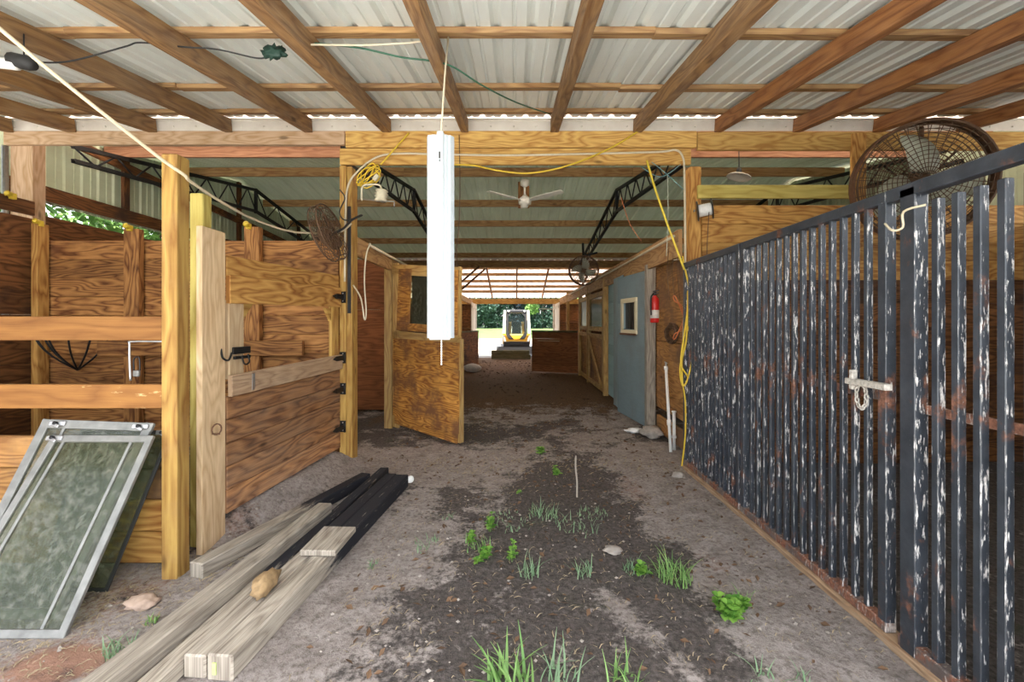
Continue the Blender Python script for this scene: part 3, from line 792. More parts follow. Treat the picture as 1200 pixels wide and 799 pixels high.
# ------------------------------------------------------------------ bar gates
GX = 1.755
def bargate(lab, y0, y1, nb, name='bar_gate', stiles=(True, True)):
    t = thing(name, lab, 'gate', (GX, (y0 + y1) / 2, .0), 'black bar gates along the aisle')
    part('top_rail', 'gate_paint', t, lambda m: m.aabb((GX - .01, y0, 2.065), (GX + .045, y1, 2.12), axis=1, bevel=.004))
    part('bottom_rail', 'gate_rust', t, lambda m: m.aabb((GX - .01, y0, .035), (GX + .045, y1, .085), axis=1, bevel=.004))
    part('middle_rail', 'gate_rust', t, lambda m: m.aabb((GX + .036, y0 + .01, 1.12), (GX + .046, y1 - .01, 1.165), axis=1, bevel=.001))
    for i, y in enumerate((y0, y1)):
        if stiles[i]:
            yy = (y, y + .05) if i == 0 else (y - .05, y)
            part('stile', 'gate_paint', t, lambda m: m.aabb((GX - .008, yy[0], .08), (GX + .043, yy[1], 2.07), axis=2, bevel=.003))
    for i in range(nb):
        y = y0 + .05 + (y1 - y0 - .1) * (i + 1) / (nb + 1)
        part('bar', 'gate_paint', t, lambda m: m.aabb((GX, y - .0135, .08), (GX + .03, y + .0135, 2.07), axis=2, bevel=.003))
    return t
g1 = bargate('black bar gate at the far end, ending beside the spool post', 3.56, 4.74, 13)
g2 = bargate('black bar gate with the chain latch, middle of the three', 2.145, 3.535, 14)
def f(m):
    for i in range(14):
        a = 2 * math.pi * i / 14; c_ = Vector((GX - .025, 2.275 + .032 * math.cos(a), 1.135 + .062 * math.sin(a)))
        tg = Vector((0, -.032 * math.sin(a), .062 * math.cos(a))).normalized(); sd = Vector((1, 0, 0)) if i % 2 else tg.cross(Vector((1, 0, 0)))
        m.tube([c_ + tg * .015 * math.cos(b) + sd * .008 * math.sin(b) for b in [j * math.pi / 5 for j in range(11)]], .0042, 5)
    m.aabb((GX - .045, 2.31, 1.16), (GX - .015, 2.335, 1.26), axis=2, bevel=.004)
    m.aabb((GX - .05, 2.10, 1.185), (GX - .01, 2.36, 1.215), axis=1, bevel=.004)
part('chain_latch', 'crust_white', g2, f)
t = thing('bar_gate', 'black bar panel of wide bars nearest the outside, beyond the chain latch', 'gate', (GX, 1.5, 0), 'black bar gates along the aisle')
part('top_rail', 'gate_paint', t, lambda m: m.aabb((GX - .012, .75, 2.06), (GX + .045, 2.143, 2.12), axis=1, bevel=.004))
part('bottom_rail', 'gate_rust', t, lambda m: m.aabb((GX - .01, .75, .03), (GX + .045, 2.08, .085), axis=1, bevel=.004))
part('middle_rail', 'gate_rust', t, lambda m: m.aabb((GX + .036, .75, 1.10), (GX + .05, 2.05, 1.14), axis=1, bevel=.001))
part('post', 'gate_paint', t, lambda m: m.aabb((GX - .012, 1.985, .0), (GX + .05, 2.065, 2.1), axis=2, bevel=.004))
for i in range(13):
    y = 1.905 - i * .087
    part('bar', 'gate_paint', t, lambda m: m.aabb((GX, y - .016, .08), (GX + .034, y + .016, 2.02), axis=2, bevel=.003))
def f(m): m.tube(bez([P(1037, 262, 2.05), P(1046, 270, 2.0), P(1058, 266, 1.98), P(1059, 248, 1.95), P(1085, 240, 1.88)], 5), .005, 6)
part('tie_wire', 'rope_cream', t, f)
single('sill_timber', 'weathered_warm', 'weathered sill timber under the middle bar gate', 'timber', lambda m: m.board((GX + .02, .8, .012), (GX + .02, 4.7, .012), .10, .04, up=(1, 0, 0)))

# ------------------------------------------------------------------ fans
def cagefan(name, lab, c, nrm, R, D, blades, bm_, wire, rings, spokes, blade_len, blade_w, phase=0):
    t = thing(name, lab, 'fan', c)
    M = zframe(nrm, c)
    def f(m):
        for side in (0, 1):
            for j in range(1, rings + 1):
                rr = R * j / rings; zz = D / 2 * (1 - .35 * (j / rings) ** 2) * (1 if side else -1)
                m.tube([M @ Vector((rr * math.cos(a), rr * math.sin(a), zz)) for a in [2 * math.pi * i / 36 for i in range(37)]], .0035 if j < rings else .008, 5, caps=False)
            for j in range(spokes):
                a = 2 * math.pi * j / spokes
                m.tube([M @ Vector((q * R * math.cos(a), q * R * math.sin(a), D / 2 * (1 - .35 * q * q) * (1 if side else -1))) for q in (.1, .5, 1)], .0035, 5)
        for j in range(12):
            a = 2 * math.pi * j / 12
            m.tube([M @ Vector((R * math.cos(a), R * math.sin(a), zz)) for zz in (-D * .33, D * .33)], .005, 5)
    part('guard', wire, t, f)
    for b in range(blades):
        a0 = phase + 2 * math.pi * b / blades
        def f(m):
            n = 10; vs = []; fs = []
            for i in range(n + 1):
                s_ = i / n; rr = R * (.10 + blade_len * s_)
                w = blade_w * R * (math.sin(math.pi * min(1, s_ * .88 + .12)) ** .6)
                sweep = .55 * s_ * s_
                for q in (-1, 1):
                    a = a0 + sweep + q * w / max(rr, .12 * R) * .5 * (.5 if s_ < .2 else 1)
                    for zz in (0, .006): vs.append(M @ Vector((rr * math.cos(a), rr * math.sin(a), q * w * .25 + zz)))
            for i in range(n):
                a, b_ = i * 4, (i + 1) * 4
                fs += [(a, a + 2, b_ + 2, b_), (a + 1, b_ + 1, b_ + 3, a + 3), (a, b_, b_ + 1, a + 1), (a + 2, a + 3, b_ + 3, b_ + 2)]
            fs += [(0, 1, 3, 2), (n * 4, n * 4 + 2, n * 4 + 3, n * 4 + 1)]
            m.add(vs, fs, None, 0, True)
        part('blade', bm_, t, f)
    part('motor', wire, t, lambda m: m.lathe([(.02, -D * .75), (.10 * R + .03, -D * .72), (.13 * R + .03, -D * .2), (.09 * R + .02, 0), (.03, D * .15)], M, 16))
    return t, M
t, M = cagefan('barn_fan', 'large round drum fan with pale curved blade behind the bar gates', P(1080, 212, 4.25), (-.40, -1, -.18), .52, .26, 3, 'fan_pale', 'wire_brown', 14, 36, .80, .62, 1.75)
part('drum', 'rust_steel', t, lambda m: m.lathe([(.53, -.10), (.545, -.10), (.545, .06), (.53, .06)], M, 40, closed=True))
part('bracket', 'rust_steel', t, lambda m: (m.tube([P(1080, 150, 4.5), P(1080, 212, 4.42)], .02, 8), m.tube([P(1080, 150, 4.5), P(1080, 150, 4.80)], .02, 8)))
t, M = cagefan('cage_fan', 'small dusty wire guard fan hanging at the thick hinge post', P(385, 273, 4.58), (.95, -.06, .30), .285, .13, 3, 'wire_brown', 'wire_brown', 7, 22, .8, .5, .4)
part('bracket', 'black_iron', t, lambda m: m.tube(bez([P(388, 275, 4.6), P(402, 268, 4.68), P(412, 258, 4.80), P(424, 252, 4.86)], 5), .012, 8))

t, M = cagefan('aisle_fan', 'dusty round fan hung at the truss end over the blue door side of the aisle', P(684, 317, 9.5), (-.35, -1, -.2), .30, .16, 4, 'fan_pale', 'wire_brown', 10, 26, .8, .5, .3)
part('drum', 'rust_steel', t, lambda m: m.lathe([(.305, -.06), (.315, -.06), (.315, .06), (.305, .06)], M, 32, closed=True))
part('bracket', 'black_iron', t, lambda m: (m.tube([P(684, 310, 9.6), P(683, 285, 9.7)], .025, 8), m.tube([P(683, 300, 9.65), P(700, 296, 9.6)], .02, 8)))
for i, (dx, dz) in enumerate(((0, 0), (.16, -.08))):
    single('brace_board', 'stall_dark', ('upper' if i == 0 else 'lower') + ' dark diagonal brace beside the weathered door top', 'brace', lambda m: m.board((-1.80 + dx, 12.9, 2.42 + dz), (-1.02 + dx, 12.9, 3.10 + dz), .12, .04, up=(0, 1, 0)))
# ceiling fan under the purlin
c = P(615, 236, 7.0)
t = thing('ceiling_fan', 'white three-blade ceiling fan under the purlin over the aisle', 'fan', c)
part('mounting_plate', 'stall_board', t, lambda m: m.aabb((c.x - .10, 7.70, c.z + .08), (c.x + .09, 7.74, c.z + .52), axis=2))
part('motor', 'fan_white', t, lambda m: m.lathe([(.02, -.10), (.05, -.09), (.06, -.05), (.095, -.04), (.10, .02), (.07, .06), (.04, .08), (.03, .10)], Matrix.Translation(c), 20))
part('downrod', 'fan_white', t, lambda m: (m.tube([c + Vector((0, 0, .08)), c + Vector((0, .0, .30))], .016, 8), m.lathe([(.02, 0), (.07, .03), (.07, .10), (.02, .12)], Matrix.Translation(c + Vector((0, 0, .22))), 14), m.tube([c + Vector((0, 0, .30)), c + Vector((0, .70, .42))], .012, 8)))
for a in (math.radians(-32), math.radians(212), math.radians(90)):
    def f(m):
        Mr = Matrix.Translation(c) @ Matrix.Rotation(a, 4, 'Z') @ Matrix.Rotation(math.radians(-5), 4, 'Y') @ Matrix.Rotation(math.radians(-9), 4, 'X')
        m.prism([(.07, -.03), (.20, -.06), (.64, -.055), (.65, 0), (.64, .055), (.20, .065), (.07, .03)], Mr, .008)
    part('blade', 'fan_white', t, f)

# hanging shop light
YL = 2.72; xl = PX(516, YL); zt = H - (160 - CY) * YL / F; zb = H - (396 - CY) * YL / F
t = thing('shop_light', 'white tube light fixture hanging upright by one cord', 'light fixture', (xl, YL, zb))
def f(m):
    pr = [(-.082, .010), (-.070, -.024), (-.052, -.024), (-.046, -.030), (-.012, -.030), (-.012, -.055), (.026, -.055), (.026, -.032), (.040, -.030), (.050, -.018), (.062, -.022), (.066, -.018), (.082, .010),
          (.078, .014), (.060, -.010), (.0, -.014), (-.062, -.012), (-.078, .014)]
    M = Matrix(((1, 0, 0, xl), (0, 1, 0, YL), (0, 0, 1, zb), (0, 0, 0, 1)))
    m.prism(pr, M, zt - zb)
part('reflector', 'enamel_white', t, f)
part('end_cap', 'enamel_white', t, lambda m: m.aabb((xl - .012, YL - .054, zt - .002), (xl + .026, YL - .010, zt + .012), bevel=.003))
part('end_cap', 'enamel_white', t, lambda m: m.aabb((xl - .060, YL - .028, zb - .010), (xl + .060, YL - .004, zb + .004), bevel=.003))
def f(m):
    for dx in (-.035, .035): m.tube([(xl + dx, YL + .012, zb + .04), (xl + dx, YL + .012, zt - .04)], .017, 10)
part('lamp_tube', 'plastic_white', t, f)
part('slot', 'gloss_dark', t, lambda m: (m.aabb((xl + .0, YL - .0565, zt - .15), (xl + .010, YL - .0545, zt - .11), bevel=0), m.aabb((xl + .002, YL - .0565, zt - .17), (xl + .008, YL - .0545, zt - .155), bevel=0)))
def f(m):
    z = zb - .01
    m.tube([(xl + .01, YL - .02, zb), (xl + .01, YL - .02, zb - .16)], .0035, 6)
    for i in range(10): m.lathe([(.001, 0), (.005, .003), (.005, .008), (.001, .011)], Matrix.Translation((xl + .01, YL - .02, zb - .16 + i * .015)), 8)
part('pull_chain', 'plastic_white', t, f)
part('cord', 'cord_white', t, lambda m: m.tube([(xl + .01, YL - .035, zt), (xl + .012, YL + .1, zt + .42), (xl + .012, 2.96, roofz(2.96) - .045)], .006, 8))

t = thing('tube_lamp', 'white lamp tube with a black end cap under the outer roof', 'light fixture', P(0, 74, 2.6))
part('tube', 'plastic_white', t, lambda m: m.tube([P(-70, 66, 2.6), P(20, 76, 2.6)], .030, 14))
part('end_cap', 'rubber_black', t, lambda m: m.tube([P(14, 70, 2.6), P(34, 74, 2.6), P(40, 78, 2.6)], [.040, .040, .025], 10))
part('end_cap', 'rubber_black', t, lambda m: m.tube([P(-70, 66, 2.6), P(-80, 65, 2.6)], .04, 10))
part('hanger', 'black_iron', t, lambda m: m.tube([P(28, 72, 2.6), P(28, 40, 2.62)], .004, 6))

# dish lamp, wire spools
c = P(866, 207, 5.8)
t = thing('dish_lamp', 'shallow white dish lamp hanging above the pale knotty board', 'light fixture', c)
part('reflector', 'fan_white', t, lambda m: m.lathe([(.03, .03), (.145, 0), (.15, -.012), (.14, -.008), (.02, .015)], Matrix.Translation(c) @ Matrix.Rotation(.25, 4, 'Y'), 24))
part('socket', 'rubber_black', t, lambda m: m.lathe([(.02, .02), (.03, .03), (.03, .10), (.01, .12)], Matrix.Translation(c), 12))
part('stem', 'black_iron', t, lambda m: m.tube([c + Vector((0, 0, .1)), Vector((c.x, c.y, roofz(c.y) - .02))], .006, 6))
c = P(826, 246, 4.72)
t = thing('wire_spool', 'black and white wire spool fixed beside the spool post', 'spool', c)
M = zframe((1, -.35, .12), c)
part('flange', 'gloss_dark', t, lambda m: m.lathe([(.0, -.075), (.105, -.075), (.105, -.065), (.0, -.065)], M, 24))
part('flange', 'gloss_dark', t, lambda m: m.lathe([(.0, .075), (.105, .075), (.105, .065), (.0, .065)], M, 24))
part('wound_wire', 'plastic_white', t, lambda m: m.lathe([(.05, -.065)] + [(.062 + .004 * (i % 2), -.062 + i * .008) for i in range(16)] + [(.05, .065)], M, 20))
part('axle', 'zinc', t, lambda m: m.tube([c + Vector((-.10, .02, 0)), c + Vector((-.06, .13, .02))], .01, 8))
part('wire_tail', 'wire_brown', t, lambda m: m.tube(bez([c + Vector((.02, -.06, 0)), P(829, 280, 4.70), P(828, 305, 4.72)], 4), .004, 6))
c = P(447, 229, 4.70)
t = thing('thread_spool', 'cream wire reel on a bent white rod beside the hinge post', 'spool', c)
part('reel', 'plastic_cream', t, lambda m: m.lathe([(.0, -.06), (.06, -.06), (.068, -.045), (.05, -.03), (.07, -.015), (.05, 0), (.07, .015), (.05, .03), (.066, .045), (.05, .06), (0, .06)], zframe((.1, 0, 1), c), 18))
part('bent_rod', 'plastic_cream', t, lambda m: m.tube(bez([P(424, 235, 4.72), P(424, 222, 4.72), P(427, 217, 4.72), P(436, 216, 4.70), P(445, 217, 4.70), P(447, 222, 4.70)], 4), .010, 8))
part('lower_arm', 'zinc', t, lambda m: m.tube([P(421, 233, 4.80), P(440, 235, 4.70), P(462, 236, 4.66), P(462, 243, 4.66)], .007, 6))

# ------------------------------------------------------------------ cords and ropes
def cord(name, mat, lab, cat, pts, r, n=8, seg=7):
    return single(name, mat, lab, cat, lambda m: m.tube(bez(pts, n), r, seg))
cord('rope', 'rope_cream', 'cream rope slanting from the roof past the yellow post to the small fan', 'rope',
     [P(-30, 8, 1.95), P(60, 84, 2.12), P(130, 140, 2.30), P(190, 187, 2.52), P(216, 205, 2.62), P(224, 213, 2.70), P(262, 238, 3.1), P(300, 258, 3.6), P(340, 271, 4.1), P(372, 273, 4.45), P(398, 272, 4.75), P(412, 262, 4.83)], .0095)
cord('power_cord', 'cord_white', 'cream cable running along the header and down both posts', 'cord',
     [P(404, 330, 4.82), P(405, 250, 4.81), P(408, 218, 4.80), P(420, 200, 4.79), P(442, 184, 4.79), P(470, 180, 4.79), P(520, 181, 4.79), P(600, 182, 4.79), P(700, 180, 4.79), P(772, 178, 4.79), P(792, 176, 4.79), P(800, 184, 4.80), P(802, 205, 4.82), P(803, 300, 4.83), P(801, 400, 4.83)], .011)
cord('extension_cord', 'cord_yellow', 'yellow cord sagging under the header above the ceiling fan', 'cord',
     [P(532, 193, 4.80), P(556, 194, 4.75), P(585, 200, 4.70), P(618, 203, 4.68), P(655, 197, 4.68), P(690, 185, 4.72), P(722, 170, 4.77), P(752, 151, 4.79)], .009)
cord('extension_cord', 'cord_yellow', 'yellow cord stretched from header to the coil at the hinge post', 'cord', [P(479, 156, 4.80), P(462, 175, 4.77), P(446, 193, 4.76)], .009)
def f(m):
    pts = []
    for i in range(60):
        a = i * .55; pts.append(P(432 + 11 * math.cos(a) + 3 * math.sin(i), 202 + 12 * math.sin(a * .9) + (i * .12), 4.75 + .02 * math.sin(i * 1.7)))
    m.tube(bez(pts, 3), .007, 6)
t = thing('cord_coil', 'tangled coil of yellow cord at the top of the hinge post', 'cord', P(432, 210, 4.76))
part('cord', 'cord_yellow', t, f)
part('plug', 'plastic_cream', t, lambda m: m.board(P(438, 211, 4.72), P(443, 205, 4.72), .045, .03, bevel=.006))
cord('strap', 'strap_yellow', 'straight yellow strap slanting down to the spool post', 'strap', [P(758, 188, 4.78), P(768, 222, 4.70), P(784, 268, 4.66), P(802, 316, 4.64)], .011)
def f(m):
    m.tube(bez([P(803, 316, 4.66), P(808, 345, 4.64), P(803, 385, 4.64), P(798, 425, 4.63), P(806, 442, 4.63), P(800, 452, 4.63), P(797, 430, 4.64), P(804, 400, 4.64), P(806, 360, 4.66)], 8), .009, 7)
    m.tube(bez([P(800, 300, 4.80), P(806, 350, 4.68), P(801, 400, 4.66), P(799, 440, 4.66), P(803, 470, 4.68), P(803, 510, 4.68), P(799, 546, 4.70)], 8), .008, 7)
    m.tube(bez([P(806, 382, 4.62), P(812, 410, 4.60), P(807, 440, 4.60), P(801, 452, 4.60), P(799, 436, 4.62)], 8), .008, 7)
single('extension_cord', 'cord_yellow', 'long looped yellow cord hanging down the spool post to the ground', 'cord', f)
cord('twine', 'twine_blue', 'thin blue twine crossing under the header corner beside the strap', 'twine', [P(752, 196, 4.80), P(775, 207, 4.75), P(801, 190, 4.83)], .004)
cord('twine', 'twine_blue', 'thin blue twine slanting down to the spool post', 'twine', [P(764, 190, 4.80), P(779, 202, 4.75), P(801, 222, 4.83)], .004)
cord('twine', 'fan_pale', 'pale twine hanging straight down beside the yellow strap', 'twine', [P(782, 204, 4.76), P(783, 250, 4.80), P(781, 300, 4.85)], .004)
cord('twine', 'twine_orange', 'thin orange twine hanging past the black truss', 'twine', [P(728, 232, 5.4), P(738, 262, 5.4), P(752, 283, 5.4)], .004)
cord('wire', 'cord_green', 'dark green wire slack between the rafters over the aisle', 'wire', [P(362, 50, 2.95), P(420, 56, 3.0), P(470, 67, 3.05), P(502, 71, 3.1), P(530, 78, 3.15), P(565, 100, 3.35), P(605, 120, 3.8), P(645, 134, 4.4)], .006)
cord('wire', 'cord_white', 'white wire stapled along the broad roof purlin', 'wire', [P(356, 52, 2.90), P(420, 53, 2.90), P(470, 51, 2.90), P(500, 48, 2.92)], .006)
cord('wire', 'rubber_black', 'black wire draped under the broad purlin to the green scrap', 'wire', [P(30, 72, 2.6), P(80, 72, 2.75), P(145, 55, 2.86), P(165, 50, 2.86), P(215, 55, 2.88), P(255, 58, 2.88), P(300, 68, 2.86), P(314, 66, 2.86)], .005)
single('tarp_scrap', 'tarp_green', 'dark green scrap hanging at the end of the black wire', 'scrap', lambda m: m.blob(P(321, 61, 2.85), .055, (1.2, .4, .75), 3, .8, 6))
cord('wire', 'wire_brown', 'thin dark wire hanging beside the tube light from the header', 'wire', [P(538, 158, 4.79), P(539, 215, 4.78), P(538, 262, 4.78), P(535, 290, 4.78), P(536, 312, 4.78)], .0045)
cord('wire', 'cord_white', 'white cable dangling inside the opening beside the hinge post', 'wire', [P(434, 285, 5.0), P(429, 300, 4.98), P(427, 330, 4.95), P(429, 365, 4.95), P(427, 374, 4.95), P(423, 350, 4.93), P(414, 334, 4.85)], .008)
cord('wire', 'rubber_black', 'black cable looping from the hinge post to the small fan', 'wire', [P(425, 252, 4.84), P(405, 258, 4.76), P(398, 248, 4.7), P(404, 232, 4.72), P(398, 222, 4.7)], .007)
def f(m):
    for j in range(5):
        pts = []
        for i in range(40):
            a = i * .5 + j; pts.append((1.905 + .02 * math.sin(i * 1.3 + j), 5.55 + .20 * math.cos(a) * (1 - .04 * j) + .02 * math.sin(i * .7), 1.37 + .10 * math.sin(a) + .03 * math.sin(i * .4 + j)))
        m.tube(bez(pts, 2), .006, 5)
single('wire_coil', 'wire_brown', 'tangle of brown wire hung on the plywood below the extinguisher', 'wire', f)
def f(m):
    pts = []
    for i in range(36):
        a = i * .5; pts.append(P(795 + 6 * math.cos(a), 372 + 24 * math.sin(a * .5) + 3 * math.sin(i), 5.0 + .03 * math.sin(i * 1.1)))
    m.tube(bez(pts, 3), .006, 6)
single('cord_coil', 'twine_orange', 'orange looped cord hanging on the spool post side', 'cord', f)
for i, (px, w) in enumerate(((784, 0), (790, 1), (796, 2))):
    cord('wire', 'wire_brown', 'loose brown wire hanging from the girder, %s from the spool post' % ('third', 'second', 'first')[i], 'wire', [P(px, 290, 5.25), P(px - 2, 320, 5.22), P(px + 1, 352, 5.24)], .004)

# ------------------------------------------------------------------ right side of the aisle
c = Vector((1.885, 6.15, 0)); z0 = 1.50
t = thing('fire_extinguisher', 'red fire extinguisher hung on the pale post beside the blue door', 'fire extinguisher', (1.885, 6.15, z0))
M = Matrix.Translation((1.885, 6.15, z0))
part('cylinder', 'extinguisher_red', t, lambda m: m.lathe([(.0, 0), (.055, .0), (.062, .015), (.062, .28), (.055, .32), (.028, .35), (.022, .37)], M, 24))
part('label', 'label_white', t, lambda m: m.lathe([(.0625, .06), (.0632, .06), (.0632, .17), (.0625, .17)], M, 24))
vv = part('valve', 'gloss_dark', t, lambda m: (m.lathe([(.02, .365), (.024, .37), (.024, .40), (.012, .42)], M, 12), m.board((1.86, 6.15, z0 + .42), (1.95, 6.10, z0 + .44), .018, .014), m.board((1.86, 6.15, z0 + .395), (1.94, 6.11, z0 + .40), .012, .012)))
part('hose', 'rubber_black', vv, lambda m: m.tube(bez([(1.86, 6.13, z0 + .39), (1.82, 6.10, z0 + .34), (1.815, 6.09, z0 + .2), (1.82, 6.10, z0 + .10)], 5), .010, 8))
part('bracket', 'zinc', t, lambda m: m.aabb((1.87, 6.21, z0 + .1), (1.90, 6.24, z0 + .38)))
def pipe(lab, a, b, r, cap):
    t = thing('water_pipe', lab, 'pipe', a)
    part('pipe', 'pvc_white', t, lambda m: m.tube([a, b], r, 12))
    d = (Vector(b) - Vector(a))
    part('coupling', 'pvc_white', t, lambda m: (m.tube([Vector(a) + d * .30, Vector(a) + d * .36], r * 1.45, 12), m.tube([Vector(a) + d * .96, Vector(a) + d], r * 1.4, 12)))
    if cap: part('valve', 'zinc', t, lambda m: (m.tube([Vector(b), Vector(b) + Vector((0, 0, .05))], r * .7, 8), m.tube([Vector(b) + Vector((0, -.04, .04)), Vector(b) + Vector((0, .04, .05))], .008, 6)))
pipe('tall white plastic water pipe with a tap leaning at the plywood', (1.80, 5.27, .0), (1.86, 5.62, .96), .018, True)
pipe('short white plastic pipe standing beside the tall one', (1.87, 5.36, .0), (1.89, 5.42, .45), .02, False)

# blue door
a0 = Vector((1.835, 6.42, 0)); b0 = Vector((1.70, 7.50, 0)); dd = (b0 - a0); dl = dd.length; dd = dd.normalized(); dn = Vector((-dd.y, dd.x, 0))
def D(s_, z, o=0): return a0 + dd * (s_ * dl) + dn * o + Vector((0, 0, z))
t = thing('blue_door', 'faded blue wooden door standing ajar with a small window', 'door', D(.5, .03)); t['kind'] = 'thing'
part('panel', 'blue_paint', t, lambda m: (m.board(D(0, .72), D(1, .72), 1.36, .035), m.board(D(0, 2.02), D(1, 2.02), .42, .035), m.board(D(0, 1.60), D(.28, 1.60), .42, .035), m.board(D(.74, 1.60), D(1, 1.60), .42, .035)))
wf = part('window_frame', 'cream_paint', t, lambda m: (m.board(D(.22, 1.84, .03), D(.80, 1.84, .03), .07, .03), m.board(D(.22, 1.36, .03), D(.80, 1.36, .03), .06, .03), m.board(D(.25, 1.38, .03), D(.25, 1.82, .03), .07, .03, up=dd), m.board(D(.77, 1.38, .03), D(.77, 1.82, .03), .07, .03, up=dd)))
def f(m):
    for i in range(4): m.tube([D(.28 + i * .11, 1.40, .0), D(.28 + i * .11, 1.80, .0)], .006, 6)
    m.board(D(.24, 1.60, -.02), D(.76, 1.60, -.02), .46, .006, bevel=0)
part('dark_screen', 'gloss_dark', wf, f)
part('sill', 'rust_steel', wf, lambda m: m.board(D(.22, 1.325, .05), D(.8, 1.325, .05), .03, .03))
single('door_jamb', 'blue_paint', 'pale blue jamb board beside the far edge of the blue door', 'board', lambda m: m.aabb((1.80, 7.62, .0), (1.90, 8.35, 2.3), axis=2))['kind'] = 'thing'

# far stall fronts on the blue door side
def stallfront(lab, y0, y1, brace):
    t = thing('dutch_door', lab, 'door', (1.86, (y0 + y1) / 2, .05), 'dutch stall doors down the aisle'); t['kind'] = 'thing'
    def f(m):
        for z in (.10, 1.20, 1.36, 2.12): m.aabb((1.81, y0, z - .05), (1.85, y1, z + .05), axis=1)
        for y in (y0 + .05, y1 - .05): m.aabb((1.812, y - .05, .06), (1.848, y + .05, 2.17), axis=2)
    part('door_frame', 'door_frame_wood', t, f)
    if brace: part('brace', 'door_frame_wood', t, lambda m: m.board((1.80, y0 + .1, .15), (1.80, y1 - .1, 1.16), .09, .03))
    part('panel', 'plywood_brown', t, lambda m: planks(m, (1.86, y0 + .02), (1.86, y1 - .02), .08, 1.2, 5, t=.02, jit=0))
    part('mesh_pane', 'dusty_glass' if brace else 'gloss_dark', t, lambda m: m.aabb((1.85, y0 + .1, 1.41), (1.856, y1 - .1, 2.07), bevel=0))
stallfront('cross-braced dutch stall door just past the blue boards', 9.45, 11.35, True)
stallfront('plain dutch stall door beyond the cross-braced one', 11.55, 12.85, False)
# swung-out plank door
a1 = Vector((1.80, 13.1, 0)); b1 = Vector((.50, 13.75, 0)); e1 = (b1 - a1).normalized()
t = thing('plank_half_door', 'low dark red plank door swung out into the aisle', 'door', (1.15, 13.4, .03)); t['kind'] = 'thing'
part('panel', 'plywood_red', t, lambda m: planks(m, (a1.x, a1.y), (b1.x, b1.y), .04, 1.22, 6, t=.03))
part('cap_rail', 'timber_moss', t, lambda m: m.board(a1 + Vector((0, 0, 1.24)), b1 + Vector((0, 0, 1.24)), .06, .06))
part('slot_trim', 'pale_cut', t, lambda m: m.board(a1.lerp(b1, .38) + Vector((-.02, -.04, .96)), a1.lerp(b1, .86) + Vector((-.02, -.04, .96)), .025, .02))
t = thing('plank_half_door', 'dark plank half door at the far exit, beside the white sack', 'door', (-1.45, 14.6, .03)); t['kind'] = 'thing'
part('panel', 'stall_dark', t, lambda m: planks(m, (-1.78, 14.75), (-1.30, 15.9), .04, 1.18, 6, t=.03))
part('cap_rail', 'timber_moss', t, lambda m: m.board((-1.78, 14.75, 1.2), (-1.30, 15.9, 1.2), .05, .05))
def f(m):
    m.blob((-1.30, 13.75, .13), .25, (1.05, .55, .52), 4, .12, 3)
t = thing('feed_sack', 'flat white sack lying on the ground by the far exit', 'sack', (-1.30, 13.75, 0))
part('sack', 'sack_white', t, f)
part('seam', 'sack_white', t, lambda m: m.board((-1.53, 13.70, .14), (-1.55, 13.82, .12), .10, .012))

# weathered open stall door
a2 = Vector((-1.72, 6.40, 0)); b2 = Vector((-.655, 5.51, 0)); d2 = (b2 - a2); l2 = d2.length; d2 = d2.normalized(); n2_ = Vector((d2.y, -d2.x, 0))
if n2_.y > 0: n2_ = -n2_
def Q(s_, z, o=0): return a2 + d2 * (s_ * l2) + n2_ * o + Vector((0, 0, z))
t = thing('plywood_stall_door', 'weathered orange plywood stall door standing open into the aisle', 'door', Q(.5, .03)); t['kind'] = 'thing'
part('lower_panel', 'plywood_orange', t, lambda m: (m.board(Q(.03, .42, .025), Q(.99, .36, .025), .42, .018), m.board(Q(.03, .79, .025), Q(.99, .74, .025), .36, .018), m.board(Q(.03, 1.12, .025), Q(.99, 1.09, .025), .33, .018), m.board(Q(.06, .16, .02), Q(.97, .10, .02), .12, .02, jit=.01)))
part('door_frame', 'door_frame_wood', t, lambda m: (m.board(Q(.05, .04), Q(.05, 2.33), .12, .035, up=d2), m.board(Q(.96, .04), Q(.96, 2.18), .10, .035, up=d2), m.board(Q(.0, 2.25), Q(1, 2.10), .14, .035), m.board(Q(.0, 1.33), Q(1, 1.27), .12, .035)))
part('upper_panel', 'plywood_orange', t, lambda m: (m.board(Q(.10, 1.82, .02), Q(.30, 1.80, .02), .85, .018), m.board(Q(.72, 1.75, .02), Q(.97, 1.74, .02), .80, .018), m.board(Q(.1, 1.45, .022), Q(.97, 1.40, .022), .10, .02)))
part('window_pane', 'dusty_glass', t, lambda m: m.board(Q(.28, 1.80, -.005), Q(.74, 1.78, -.005), .76, .006, bevel=0))
part('window_back', 'gloss_dark', t, lambda m: m.board(Q(.28, 1.80, -.03), Q(.74, 1.78, -.03), .74, .006, bevel=0))
part('edge_trim', 'door_frame_wood', t, lambda m: m.board(Q(1.005, .05, .0), Q(1.005, 1.30, .0), .05, .025, up=n2_))

